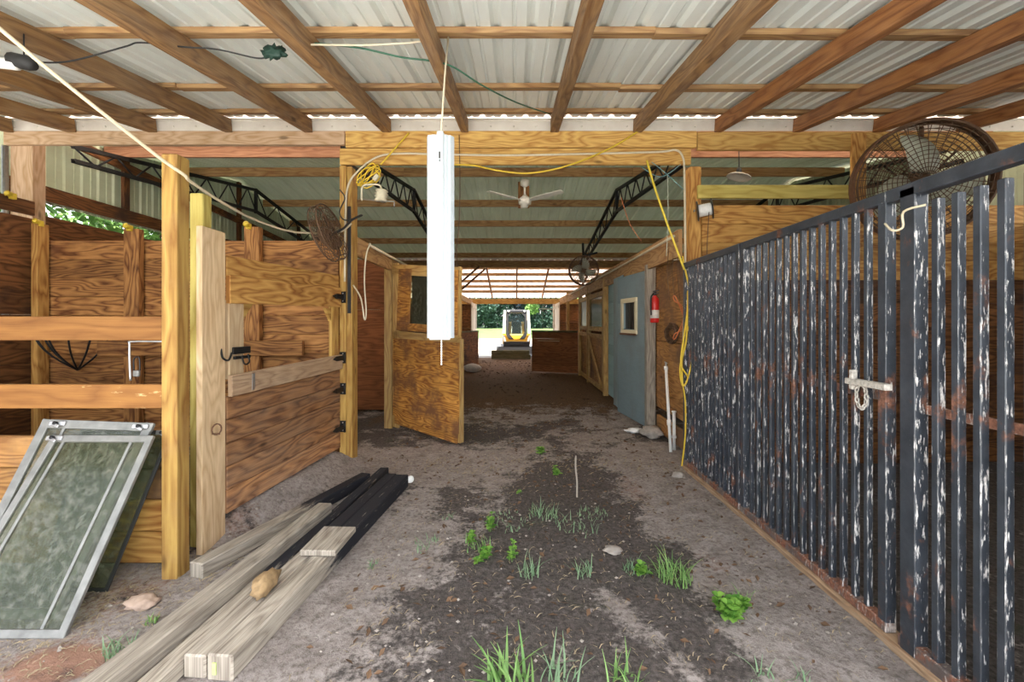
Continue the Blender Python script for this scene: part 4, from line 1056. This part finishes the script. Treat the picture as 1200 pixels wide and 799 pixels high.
# far exit
for sx, lab in ((-1, 'white painted barn door folded back on the sack side of the far exit'), (1, 'white painted barn door folded back behind the plank half door')):
    t = thing('sliding_door', lab, 'door', (sx * 1.72, 17.8, .05)); t['kind'] = 'thing'
    def f(m):
        for i in range(8): m.aabb((sx * 1.62, 16.9 + i * .22, .06), (sx * 1.65, 17.11 + i * .22, 2.26), axis=2)
    part('panel', 'white_paint', t, f)
    part('ledge', 'white_paint', t, lambda m: [m.aabb((sx * 1.59, 16.9, z), (sx * 1.618, 18.64, z + .1), axis=1) for z in (1.15, 2.05)])
post('exit post on the sack side of the far opening', 'white_paint', -1.75, -1.60, 18.70, 18.84, 2.27)
post('exit post on the plank door side of the far opening', 'white_paint', 1.55, 1.70, 18.70, 18.84, 2.27)
t = thing('timber_curb', 'low stack of mossy timbers across the far exit', 'timber', (-.1, 18.55, 0)); t['kind'] = 'thing'
for i, z in enumerate((.02, .20)):
    part('timber', 'timber_moss', t, lambda m: m.aabb((-.98, 18.46, z), (.62 - .05 * i, 18.62, z + .175), bevel=.015))
m = MB(); siding(m, -5.62, 14.65, 19.3, .0, lambda y: farz(y) - .02); o = struct('wall_left_rear', m, 'siding_metal', base=(0, 0, 0)); solid(o, .003)
m = MB(); siding(m, 5.62, 14.65, 19.3, .0, lambda y: farz(y) - .02, -1); o = struct('wall_right_rear', m, 'siding_metal', base=(0, 0, 0)); solid(o, .003)
m = MB(); planks(m, (-5.6, 18.9), (-1.75, 18.9), .03, 2.27, 9); struct('wall_end_left', m, 'stall_dark')
m = MB(); planks(m, (1.70, 18.9), (5.6, 18.9), .03, 2.27, 9); struct('wall_end_right', m, 'stall_dark')

# skid steer loader outside the exit
cx, cy = .05, 20.35
t = thing('skid_loader', 'yellow and black skid loader parked outside the far exit', 'loader', (cx, cy, 0))
def f(m):
    m.aabb((cx - .52, cy + .05, .42), (cx + .52, cy + 2.3, .98), bevel=.05)
    m.aabb((cx - .50, cy + 1.5, .9), (cx + .50, cy + 2.35, 1.55), bevel=.08)
    m.prism([(-.62, .55), (.62, .55), (.62, 1.02), (.50, 1.02), (.34, .74), (-.34, .74), (-.50, 1.02), (-.62, 1.02)], frame((1, 0, 0), (0, 0, 1), (cx, cy + .10, 0)), .14)
part('body', 'loader_yellow', t, f)
def f(m):
    for sx in (-1, 1):
        m.board((cx + sx * .43, cy + .05, .85), (cx + sx * .41, cy + .12, 2.02), .10, .10, up=(1, 0, 0), bevel=.02)
        m.board((cx + sx * .43, cy + 1.5, .85), (cx + sx * .41, cy + 1.45, 2.02), .10, .10, up=(1, 0, 0), bevel=.02)
        m.board((cx + sx * .42, cy + .05, 2.03), (cx + sx * .42, cy + 1.5, 2.03), .09, .09, bevel=.02)
        m.prism([(sx * .42, 2.0), (sx * .20, 2.0), (sx * .40, 1.72)], frame((1, 0, 0), (0, 0, 1), (cx, cy + .12, 0)), .08)
        m.prism([(sx * .43, .75), (sx * .12, .75), (sx * .40, 1.12)], frame((1, 0, 0), (0, 0, 1), (cx, cy + .12, 0)), .08)
    m.aabb((cx - .46, cy + .02, 1.94), (cx + .46, cy + 1.5, 2.08), bevel=.03)
    m.aabb((cx - .44, cy + .06, .70), (cx + .44, cy + .16, .84), bevel=.02)
part('cab_frame', 'loader_black', t, f)
part('windshield', 'cab_glass', t, lambda m: m.aabb((cx - .40, cy + .10, .82), (cx + .40, cy + .11, 1.95), bevel=0))
part('seat', 'loader_black', t, lambda m: (m.aabb((cx - .26, cy + .75, .85), (cx + .26, cy + 1.2, 1.0), bevel=.04), m.board((cx, cy + 1.2, .95), (cx, cy + 1.3, 1.55), .48, .12, up=(1, 0, 0), bevel=.04)))
for sx in (-1, 1):
    part('control_lever', 'loader_cream', t, lambda m: (m.tube([(cx + sx * .25, cy + .5, .8), (cx + sx * .22, cy + .45, 1.25)], .02, 8), m.lathe([(.0, 0), (.03, .02), (.03, .1), (0, .13)], Matrix.Translation((cx + sx * .22, cy + .45, 1.22)), 10)))
    la = part('lift_arm', 'loader_cream', t, lambda m: (m.board((cx + sx * .58, cy + .0, .80), (cx + sx * .53, cy + .35, 2.02), .15, .11, up=(0, 1, 0), bevel=.02), m.board((cx + sx * .53, cy + .30, 1.98), (cx + sx * .53, cy + 2.2, 1.70), .18, .10, bevel=.02), m.board((cx + sx * .50, cy - .15, .62), (cx + sx * .57, cy + .06, .88), .15, .10, up=(0, 1, 0), bevel=.02)))
    part('lift_cylinder', 'zinc', la, lambda m: m.tube([(cx + sx * .60, cy + .5, 1.0), (cx + sx * .55, cy + .25, 1.75)], .035, 10))
    def f(m):
        pr = [(0.12, .30), (.02, .18), (.10, .02), (.35, 0), (1.75, 0), (2.05, .05), (2.15, .28), (2.0, .48), (.45, .46)]
        m.prism(pr, frame((0, 1, 0), (0, 0, 1), (cx + sx * .74 + (.16 if True else 0), cy, 0)), -.32 if sx > 0 else -.32)
        for i in range(14): m.aabb((cx + sx * .74 - .16, cy + .12 + i * .135, -.01), (cx + sx * .74 + .16, cy + .17 + i * .135, .04), bevel=0)
        for i in range(6): m.aabb((cx + sx * .74 - .16, cy - .0 + i * .012, .10 + i * .06), (cx + sx * .74 + .16, cy + .05 + i * .03, .13 + i * .06), bevel=.005)
    part('track', 'track_grey', t, f)
    part('headlight', 'plastic_white', t, lambda m: m.lathe([(.0, 0), (.05, 0), (.05, .04), (0, .05)], zframe((0, -1, 0), (cx + sx * .36, cy + .04, 2.01)), 12))
part('coupler', 'loader_black', t, lambda m: (m.aabb((cx - .58, cy - .22, .42), (cx + .58, cy - .14, .66), bevel=.01), m.aabb((cx - .30, cy - .24, .50), (cx + .30, cy - .22, .58), bevel=.005)))
part('bucket', 'track_grey', t, lambda m: m.prism([(0, .03), (.62, .03), (.70, .08), (.70, .42), (.64, .42), (.62, .12), (0, .06)], frame((0, 1, 0), (0, 0, 1), (cx - .80, cy - .90, 0)), 1.6))

# ------------------------------------------------------------------ storm windows
def window_panel(lab, BL, BR, TL, TR, fw, ft, frame_mat, latches, tracks):
    BL, BR, TL, TR = map(Vector, (BL, BR, TL, TR))
    t = thing('storm_window', lab, 'window panel', (BL + BR) / 2, 'old window panels leaning on the barrier')
    u = (BR - BL).normalized(); v = ((TL - BL) + (TR - BR)).normalized(); nn = u.cross(v).normalized()
    if nn.y > 0: nn = -nn
    iu = u * fw / 2; iv = v * fw / 2
    def f(m):
        m.board(BL + iv, BR + iv, fw, ft, up=v, bevel=.003); m.board(TL - iv, TR - iv, fw, ft, up=v, bevel=.003)
        m.board(BL + iu, TL + iu, fw, ft, up=u, bevel=.003); m.board(BR - iu, TR - iu, fw, ft, up=u, bevel=.003)
    part('sash_frame', frame_mat, t, f)
    part('glass', 'dusty_glass', t, lambda m: m.add([BL + iu + iv, BR - iu + iv, TR - iu - iv, TL + iu - iv, BL + iu + iv - nn * .004, BR - iu + iv - nn * .004, TR - iu - iv - nn * .004, TL + iu - iv - nn * .004], [(0, 1, 2, 3), (7, 6, 5, 4), (0, 4, 5, 1), (1, 5, 6, 2), (2, 6, 7, 3), (3, 7, 4, 0)]))
    for q in tracks:
        def f(m):
            a, b = BL.lerp(BR, q), TL.lerp(TR, q)
            m.board(a.lerp(b, .03) + nn * .002, a.lerp(b, .97) + nn * .002, .016, .010, up=u, bevel=.002)
        part('track_strip', frame_mat, t, f)
    for q in latches:
        c_ = TL.lerp(TR, q) - v * fw * .5 + nn * (ft / 2 + .004)
        def f(m):
            m.board(c_ - u * .045, c_ + u * .045, .026, .012, up=v, bevel=.003)
            m.board(c_ - u * .02 + nn * .012, c_ + u * .03 + nn * .016 - v * .02, .016, .010, up=v, bevel=.002)
        lt = part('latch', 'zinc', t, f)
        part('knob', 'black_iron', lt, lambda m: m.tube([c_ + nn * .004, c_ + nn * .024], .010, 10))
window_panel('dark-edged glass panel standing behind the two aluminium window panels', (-2.66, 2.54, .0), (-2.27, 2.53, .0), (-2.62, 2.745, .86), (-2.06, 2.735, .85), .022, .012, 'rubber_black', (.92,), ())
window_panel('aluminium window panel leaning behind the largest glass panel, pale top edge', (-2.90, 2.30, .0), (-2.33, 2.30, .0), (-2.78, 2.685, .93), (-2.13, 2.69, .905), .05, .022, 'aluminium', (.16, .90), (.22,))
window_panel('large dusty aluminium window panel leaning in front of the others', (-2.78, 2.16, .0), (-2.14, 2.16, .0), (-2.66, 2.62, .85), (-2.07, 2.61, .85), .038, .022, 'aluminium', (.05,), (.14, .80))

# ------------------------------------------------------------------ lumber pile
def timber(lab, a, b, w, h, z0=0.0, paint=None, mat='weathered', tagc=None, shift=0):
    a = Vector((a[0], a[1], 0)); b = Vector((b[0], b[1], 0))
    za = max(gz(a.x, a.y), 0) + z0; zb_ = max(gz(b.x, b.y), 0) + z0
    a.z = za + h / 2 - .004; b.z = zb_ + h / 2 - .004
    L = (b - a).length
    t = MB(); t.board(a, b, h, w, bevel=.007)
    o = t.build('timber', mat)
    tag(o, lab, 'timber', 'timbers lying by the stall gate')
    if tagc:
        q = a + (b - a).normalized() * -.002 + Vector(tagc)
        m2 = MB(); m2.box((.004, .05, .016), frame((b - a), (0, 0, 1), q), bevel=0)
        m2.build('tag', 'tag_green', o)
    return o
timber('half-black grey timber on the aisle side of the pile', (-1.24, 1.905), (-1.035, 4.16), .116, .112, mat='weathered_tar_a', tagc=(-.02, 0, .0))
timber('half-black grey timber second from the aisle side, under the wood chunk', (-1.357, 1.92), (-1.15, 4.22), .10, .10, mat='weathered_tar_b')
timber('mostly black timber third from the aisle side', (-1.487, 1.45), (-1.283, 4.46), .086, .080, mat='weathered_tar_c')
timber('long grey weathered timber beside the mostly black one', (-1.622, 1.35), (-1.430, 3.42), .108, .150, mat='weathered')
timber('short grey timber with a black far end beside the stall gate', (-1.87, 2.66), (-1.40, 4.26), .10, .092, mat='weathered_tar_d')
def f(m): m.board((-1.175, 2.70, .131), (-1.165, 3.02, .131), .035, .215, bevel=.004)
single('board_offcut', 'weathered', 'pale square board offcut lying across the two half-black timbers', 'board', f)
def f(m):
    m.blob((-1.30, 2.36, .150), .085, (.55, 1.15, .55), 3, .5, 4)
single('wood_chunk', 'bark_chunk', 'golden broken wood chunk resting on the timbers', 'wood', f)
def f(m): m.lathe([(.010, -.012), (.030, -.012), (.034, 0), (.030, .012), (.010, .012)], zframe((.6, -1, .1), (-.965, 4.18, .06)), 18)
single('tape_roll', 'plastic_white', 'small white ring at the end of the aisle side timber', 'ring', f)
single('rock', 'stone_pink', 'pinkish flat rock in front of the yellow post', 'rock', lambda m: m.blob((-1.97, 2.40, .025), .075, (1.0, .75, .42), 3, .45, 4))
single('rock', 'stone_grey', 'small pale rock on the ground beside the middle timbers sill', 'rock', lambda m: m.blob((.64, 2.98, .012), .055, (1.1, .9, .35), 3, .5, 4))
single('paper_scrap', 'paper_white', 'white crumpled scrap at the foot of the blue door', 'scrap', lambda m: m.blob((1.62, 6.2, .03), .09, (1.2, .7, .4), 3, .7, 5))
single('rock', 'stone_grey', 'grey rubble lump at the foot of the extinguisher post', 'rock', lambda m: m.blob((1.80, 6.02, .05), .16, (.8, 1.0, .5), 3, .6, 5))
single('rock', 'stone_grey', 'grey stone on the bare ground beside the bar gate sill', 'rock', lambda m: m.blob((1.60, 4.45, .012), .06, (1, .8, .45), 3, .5, 4))
single('stick', 'stick_grey', 'thin grey stick poking up from the weeds', 'stick', lambda m: m.tube(bez([(.53, 3.92, -.02), (.535, 3.95, .12), (.525, 3.97, .24), (.53, 3.99, .335)], 4), [.008] * 12 + [.005], 7))

# ------------------------------------------------------------------ loose litter
def scatter_ok(x, y):
    return not (-1.75 < x < -.95 and 1.3 < y < 4.6) and x < 1.72
def f_straw(m):
    n = 0
    while n < 4200:
        r = random.random()
        if r < .35: x, y = random.uniform(-2.9, -1.5), random.uniform(1.9, 3.0)
        elif r < .75: x, y = random.uniform(-1.0, 1.7), random.uniform(1.7, 5)
        else: x, y = random.uniform(-1.6, 1.7), random.uniform(4.5, 8.5)
        if not scatter_ok(x, y): continue
        n += 1
        a = random.uniform(0, math.pi); L = random.uniform(.015, .055) * (1.6 if y > 4.5 else 1); w = random.uniform(.0010, .0022) * (1.5 if y > 4.5 else 1)
        z = gz(x, y) + .003
        d = Vector((math.cos(a), math.sin(a), random.uniform(-.05, .15))) * L; s_ = Vector((-math.sin(a), math.cos(a), 0)) * w
        c_ = Vector((x, y, z)); b = d * .5 + Vector((0, 0, .004)) + s_ * 2
        m.add([c_ - s_, c_ + s_, c_ + b + s_ + Vector((0, 0, w)), c_ + b - s_, c_ + d], [(0, 1, 2, 3), (3, 2, 4)])
m = MB(); f_straw(m); tag(m.build('straw_litter', 'straw'), 'scattered dry straw and stems over the bare earth', 'straw', kind='stuff')
def f_peb(m):
    n = 0
    while n < 900:
        x, y = random.uniform(-2.6, 1.7), random.uniform(1.6, 5.5)
        if random.random() < .25: x, y = random.uniform(-2.0, -1.45), random.uniform(3.0, 4.8)
        if not scatter_ok(x, y) and not (x < -1.5 and y > 3): continue
        n += 1; r = random.choice((.004, .005, .006, .008, .012))
        c_ = Vector((x, y, gz(x, y) + r * .3))
        vs = [c_ + Vector((r * random.uniform(.7, 1.3) * sx, r * random.uniform(.7, 1.3) * sy, r * random.uniform(.4, .8) * sz)) for sx, sy, sz in ((1, 0, 0), (-1, 0, 0), (0, 1, 0), (0, -1, 0), (0, 0, 1), (0, 0, -1))]
        m.add(vs, [(0, 2, 4), (2, 1, 4), (1, 3, 4), (3, 0, 4), (2, 0, 5), (1, 2, 5), (3, 1, 5), (0, 3, 5)])
m = MB(); f_peb(m); tag(m.build('pebbles', 'stone_grey'), 'small pebbles and crumbs strewn over the bare earth', 'pebbles', kind='stuff')
def f_leaf(m):
    n = 0
    while n < 2200:
        y = random.uniform(4.8, 18); x = random.uniform(-1.7, 1.7)
        if random.random() < .25: y = random.uniform(1.8, 5)
        if not scatter_ok(x, y): continue
        n += 1; a = random.uniform(0, 6.28); r = random.uniform(.012, .03) * (1 + .05 * y * (y > 5))
        c_ = Vector((x, y, gz(x, y) + .006)); d = Vector((math.cos(a), math.sin(a), random.uniform(-.1, .4))) * r; s_ = Vector((-math.sin(a), math.cos(a), random.uniform(-.2, .3))) * r * .45
        m.add([c_ - d, c_ - s_, c_ + d, c_ + s_ + Vector((0, 0, r * .3))], [(0, 1, 2), (0, 2, 3)])
m = MB(); f_leaf(m); tag(m.build('leaf_litter', 'leaf_litter'), 'brown leaf litter and wood crumbs along the aisle', 'litter', kind='stuff')

# ------------------------------------------------------------------ weeds
def blade(m, o, a, h, lean, w, curl=1.0):
    n = 5; vs = []
    d = Vector((math.cos(a), math.sin(a), 0)); s_ = Vector((-math.sin(a), math.cos(a), 0))
    for i in range(n + 1):
        q = i / n
        p_ = Vector(o) + d * lean * h * q ** 1.6 + Vector((0, 0, h * (q - .35 * curl * lean * q * q)))
        ww = w * (1 - q ** 1.5) + .0006
        vs += [p_ - s_ * ww, p_ + s_ * ww + d * ww * .3]
    m.add(vs, [(i * 2, i * 2 + 1, i * 2 + 3, i * 2 + 2) for i in range(n)], smooth=True)
def leaf(m, o, a, L, w, up):
    d = Vector((math.cos(a), math.sin(a), up)).normalized(); s_ = Vector((-math.sin(a), math.cos(a), 0)); n_ = d.cross(s_)
    prof = [(0, .08), (.25, .8), (.5, 1), (.75, .7), (1, .05)]
    vs = []
    for q, k_ in prof:
        p_ = Vector(o) + d * L * q - Vector((0, 0, L * .3 * q * q))
        vs += [p_ - s_ * w * k_ + Vector((0, 0, w * .3 * k_)), p_, p_ + s_ * w * k_ + Vector((0, 0, w * .3 * k_))]
    fs = []
    for i in range(4): fs += [(i * 3, i * 3 + 1, i * 3 + 4, i * 3 + 3), (i * 3 + 1, i * 3 + 2, i * 3 + 5, i * 3 + 4)]
    m.add(vs, fs, smooth=True)
def grass(px, py, lab, h, n, spread, mat='grass_blue', w=.003):
    Y = 799.5 / (py - 378); X = PX(px, Y)
    def f(m):
        for i in range(n):
            r = spread * math.sqrt(random.random()); a = random.uniform(0, 6.28)
            x, y = X + r * math.cos(a), Y + r * math.sin(a)
            blade(m, (x, y, gz(x, y) - .004), random.uniform(0, 6.28), h * random.uniform(.4, 1.1), random.uniform(.2, 1.0), w * random.uniform(.7, 1.3))
    o = single('grass_clump', mat, lab, 'grass', f, 'weeds on the bare earth'); o['kind'] = 'thing'
def weed(px, py, lab, r, nst, L, w, hh=.06):
    Y = 799.5 / (py - 378); X = PX(px, Y)
    t = MB(); st = MB()
    for i in range(nst):
        rr = r * math.sqrt(random.random()) if nst > 1 else 0; a = random.uniform(0, 6.28)
        x, y = X + rr * math.cos(a), Y + rr * math.sin(a); z = gz(x, y); h = hh * random.uniform(.6, 1.3)
        top = Vector((x + random.uniform(-.01, .01), y, z + h))
        st.tube([(x, y, z - .005), top], .0018, 5)
        for lv in range(3):
            for j in range(3):
                q = (lv + 1) / 3; c_ = Vector((x, y, z)).lerp(top, q)
                leaf(t, c_, j * 2.09 + lv * 1.05 + random.uniform(-.3, .3), L * random.uniform(.6, 1.1) * (1.1 - .3 * q), w, .2 + .5 * q)
    e = thing('weed_plant', lab, 'weed', (X, Y, gz(X, Y)), 'weeds on the bare earth'); e['kind'] = 'thing'
    t.build('leaves', 'weed_green', e); st.build('stalks', 'weed_green', e)
weed(635, 534, 'bright broad-leaved weed farthest up the aisle', .05, 4, .065, .026, .07)
weed(653, 556, 'small bright weed just below the farthest one, beside the stick', .04, 4, .05, .018, .06)
weed(606, 578, 'tiny pale weed alone on the dry patch', .02, 2, .03, .012, .02)
weed(575, 622, 'upright leafy weed in the middle of the weed patch', .03, 4, .045, .014, .11)
weed(551, 634, 'low yellow-green weed on the timber side of the weed patch', .04, 4, .04, .013, .05)
weed(566, 657, 'broad low weed at the near edge of the weed patch', .05, 5, .045, .015, .05)
weed(601, 655, 'spiky upright pale weed beside the weed patch', .025, 4, .04, .010, .10)
weed(755, 672, 'bright leafy weed inside the long grass toward the bar gate', .035, 4, .055, .018, .05)
weed(850, 724, 'brightest leafy weed near the bar gate sill', .07, 9, .06, .020, .06)
weed(868, 718, 'leafy weed at the gate side of the brightest weed', .03, 4, .05, .016, .05)
grass(638, 604, 'soft grass tuft below the stick', .11, 60, .11)
grass(676, 618, 'sparse grass spread between stick and dark earth', .08, 50, .16)
grass(620, 672, 'grass tuft with long blades at the centre of the aisle', .13, 34, .06)
grass(682, 672, 'thin grass tuft just past the centre tuft', .12, 26, .07)
grass(598, 612, 'faint grass around the upright leafy weed', .06, 50, .18)
grass(790, 678, 'long grass clump toward the bar gate', .17, 80, .11, 'grass_green')
grass(745, 668, 'grass around the bright leafy weed toward the bar gate', .10, 40, .08)
grass(862, 712, 'grass blades behind the brightest weed', .12, 40, .07, 'grass_green')
grass(598, 806, 'large wide-bladed grass clump at the bottom edge of the view', .20, 46, .10, 'grass_green', .0065)
grass(655, 800, 'thin grass next to the large wide-bladed clump', .15, 22, .09, 'grass_blue', .004)
grass(735, 806, 'grass tuft at the bottom edge between centre and bar gate', .12, 30, .08, 'grass_green', .004)
grass(895, 800, 'small dry grass tuft at the bottom edge toward the bar gate', .10, 14, .06)
grass(940, 800, 'few grass blades nearest the bar gate at the bottom edge', .08, 10, .04)
grass(560, 640, 'yellowish grass between the low weeds of the weed patch', .08, 34, .10, 'grass_green')
grass(694, 604, 'wide sparse low grass past the stick toward the bar gate', .05, 60, .12)
grass(500, 640, 'faint short grass on the timber side of the dark earth', .05, 40, .10)
grass(140, 762, 'grass tuft between window panel and timbers', .07, 46, .07)
grass(178, 730, 'tiny grass tuft beside the pinkish rock', .05, 24, .03, 'grass_green')
grass(437, 664, 'tiny grass tuft beside the aisle side timber', .06, 14, .04)
grass(524, 608, 'tiny grass tuft on the timber side of the aisle', .05, 16, .05)

# ------------------------------------------------------------------ trees outside
def treemesh(mat, h, cw, n, leafsize, clumps=26, low=.12):
    m = MB()
    cs = []
    for i in range(clumps):
        q = random.uniform(low, 1); a = random.uniform(0, 6.28); rr = cw * (.35 + .65 * math.sin(min(1, q * 1.1) * 2.6)) * math.sqrt(random.random())
        cs.append((Vector((rr * math.cos(a), rr * math.sin(a), h * q)), cw * random.uniform(.28, .5)))
    for i in range(n):
        c_, r = random.choice(cs)
        d = Vector((random.gauss(0, 1), random.gauss(0, 1), random.gauss(0, .8)))
        p_ = c_ + d.normalized() * r * random.random() ** .4
        q = Euler((random.uniform(-1, 1), random.uniform(-1, 1), random.uniform(0, 6.28))).to_matrix(); s_ = leafsize * random.uniform(.6, 1.4)
        m.add([p_ + q @ Vector(v) * s_ for v in ((-.5, 0, 0), (0, -.3, .05), (.5, 0, 0), (0, .3, .08))], [(0, 1, 2, 3)])
    tr_ = MB()
    tr_.tube([(0, 0, -.1), (.05, .02, h * .3), (0, .1, h * .75)], [cw * .09, cw * .065, cw * .02], 10)
    for i in range(7):
        c_, r = random.choice(cs); tr_.tube([(0, 0, h * random.uniform(.2, .5)), c_], [cw * .03, cw * .01], 6)
    return m, tr_
PROTO = {}
def tree(kind, loc, rz, sc, lab):
    e = thing('tree', lab, 'tree', loc, 'trees outside the barn')
    e.rotation_euler.z = rz; e.scale = (sc, sc, sc)
    if kind not in PROTO:
        mat, h, cw, n, ls, cl, lo = kind
        a, b = treemesh(mat, h, cw, n, ls, cl, lo)
        PROTO[kind] = (a.build('crown', mat, base=(0, 0, 0)), b.build('trunk', 'trunk_bark', base=(0, 0, 0)))
        for o in PROTO[kind]: o.parent = e
    else:
        for o in PROTO[kind]:
            c_ = o.copy(); COL.objects.link(c_); c_.parent = e
K1 = ('tree_leaf_blue', 9.0, 3.4, 9000, .42, 40, .06)
K2 = ('tree_leaf', 8.0, 3.2, 9000, .40, 36, .06)
K3 = ('tree_leaf_bright', 6.5, 2.8, 6000, .36, 26, .40)
K4 = ('tree_leaf_bright', 6.0, 2.4, 9000, .20, 40, .10)
far = [(K1, -14, 62), (K2, -10, 60), (K1, -6.5, 63), (K2, -3.2, 61), (K1, .2, 64), (K2, 3.4, 60), (K1, 6.6, 62), (K2, 10.2, 63), (K1, 14, 61)]
od = ('first', 'second', 'third', 'fourth', 'fifth', 'sixth', 'seventh', 'eighth', 'ninth')
for i, (kd, x, y) in enumerate(far):
    tree(kd, (x * 1.25, y + 12, .55), i * 1.3, random.uniform(1.05, 1.3), '%s tree of the dark row across the lawn, counted from the sack side' % od[i])
tree(K3, (4.6, 50, .1), .3, 1.0, 'bright green tree over the loader, ahead of the dark row')
for i, (x, y) in enumerate(((-10.5, 5.2), (-11.5, 9), (-10.8, 13), (-12, 17))):
    tree(K4, (x, y, 0), i * 2.1, 1.0 + .1 * i, '%s bright tree outside the siding gap, counted from the corner post' % od[i])

# ------------------------------------------------------------------ light and camera
w = bpy.data.worlds.new('World'); S.world = w; w.use_nodes = True
nt = w.node_tree; nt.nodes.clear()
out = nt.nodes.new('ShaderNodeOutputWorld'); bg = nt.nodes.new('ShaderNodeBackground'); sky = nt.nodes.new('ShaderNodeTexSky')
sky.sky_type = 'NISHITA'; sky.sun_disc = False; sky.sun_elevation = math.radians(58); sky.sun_rotation = math.radians(160); sky.air_density = 1.0; sky.dust_density = 2.5; sky.ozone_density = 1.0
hs = nt.nodes.new('ShaderNodeHueSaturation'); hs.inputs['Saturation'].default_value = .35
nt.links.new(sky.outputs[0], hs.inputs['Color']); nt.links.new(hs.outputs[0], bg.inputs[0]); bg.inputs[1].default_value = .38
nt.links.new(bg.outputs[0], out.inputs[0])
sun = bpy.data.lights.new('sun', 'SUN'); sun.energy = 9.0; sun.angle = math.radians(1.0); sun.color = (1, .97, .91)
so = bpy.data.objects.new('sun', sun); COL.objects.link(so)
el = math.radians(60); az = math.radians(-78)     # the sun stands behind the photographer
dirv = Vector((math.cos(el) * math.cos(az), math.cos(el) * math.sin(az), math.sin(el)))
so.rotation_euler = dirv.to_track_quat('Z', 'Y').to_euler()
cam = bpy.data.cameras.new('camera'); cam.sensor_width = 36; cam.lens = F * 36 / 1200; cam.clip_end = 300; cam.clip_start = .05
cam.shift_x = -4 / 1200; cam.shift_y = -21.5 / 1200
co = bpy.data.objects.new('camera', cam); COL.objects.link(co); co.location = (0, 0, H); co.rotation_euler = (math.pi / 2, 0, 0)
S.camera = co
S.view_settings.view_transform = 'Standard'; S.view_settings.look = 'None'; S.view_settings.gamma = 1; S.view_settings.use_curve_mapping = False
S.view_settings.exposure = 1.38
S.cycles.max_bounces = 10; S.cycles.diffuse_bounces = 7; S.cycles.transparent_max_bounces = 12
S.cycles.sample_clamp_indirect = 8
S.cycles.use_denoising = True
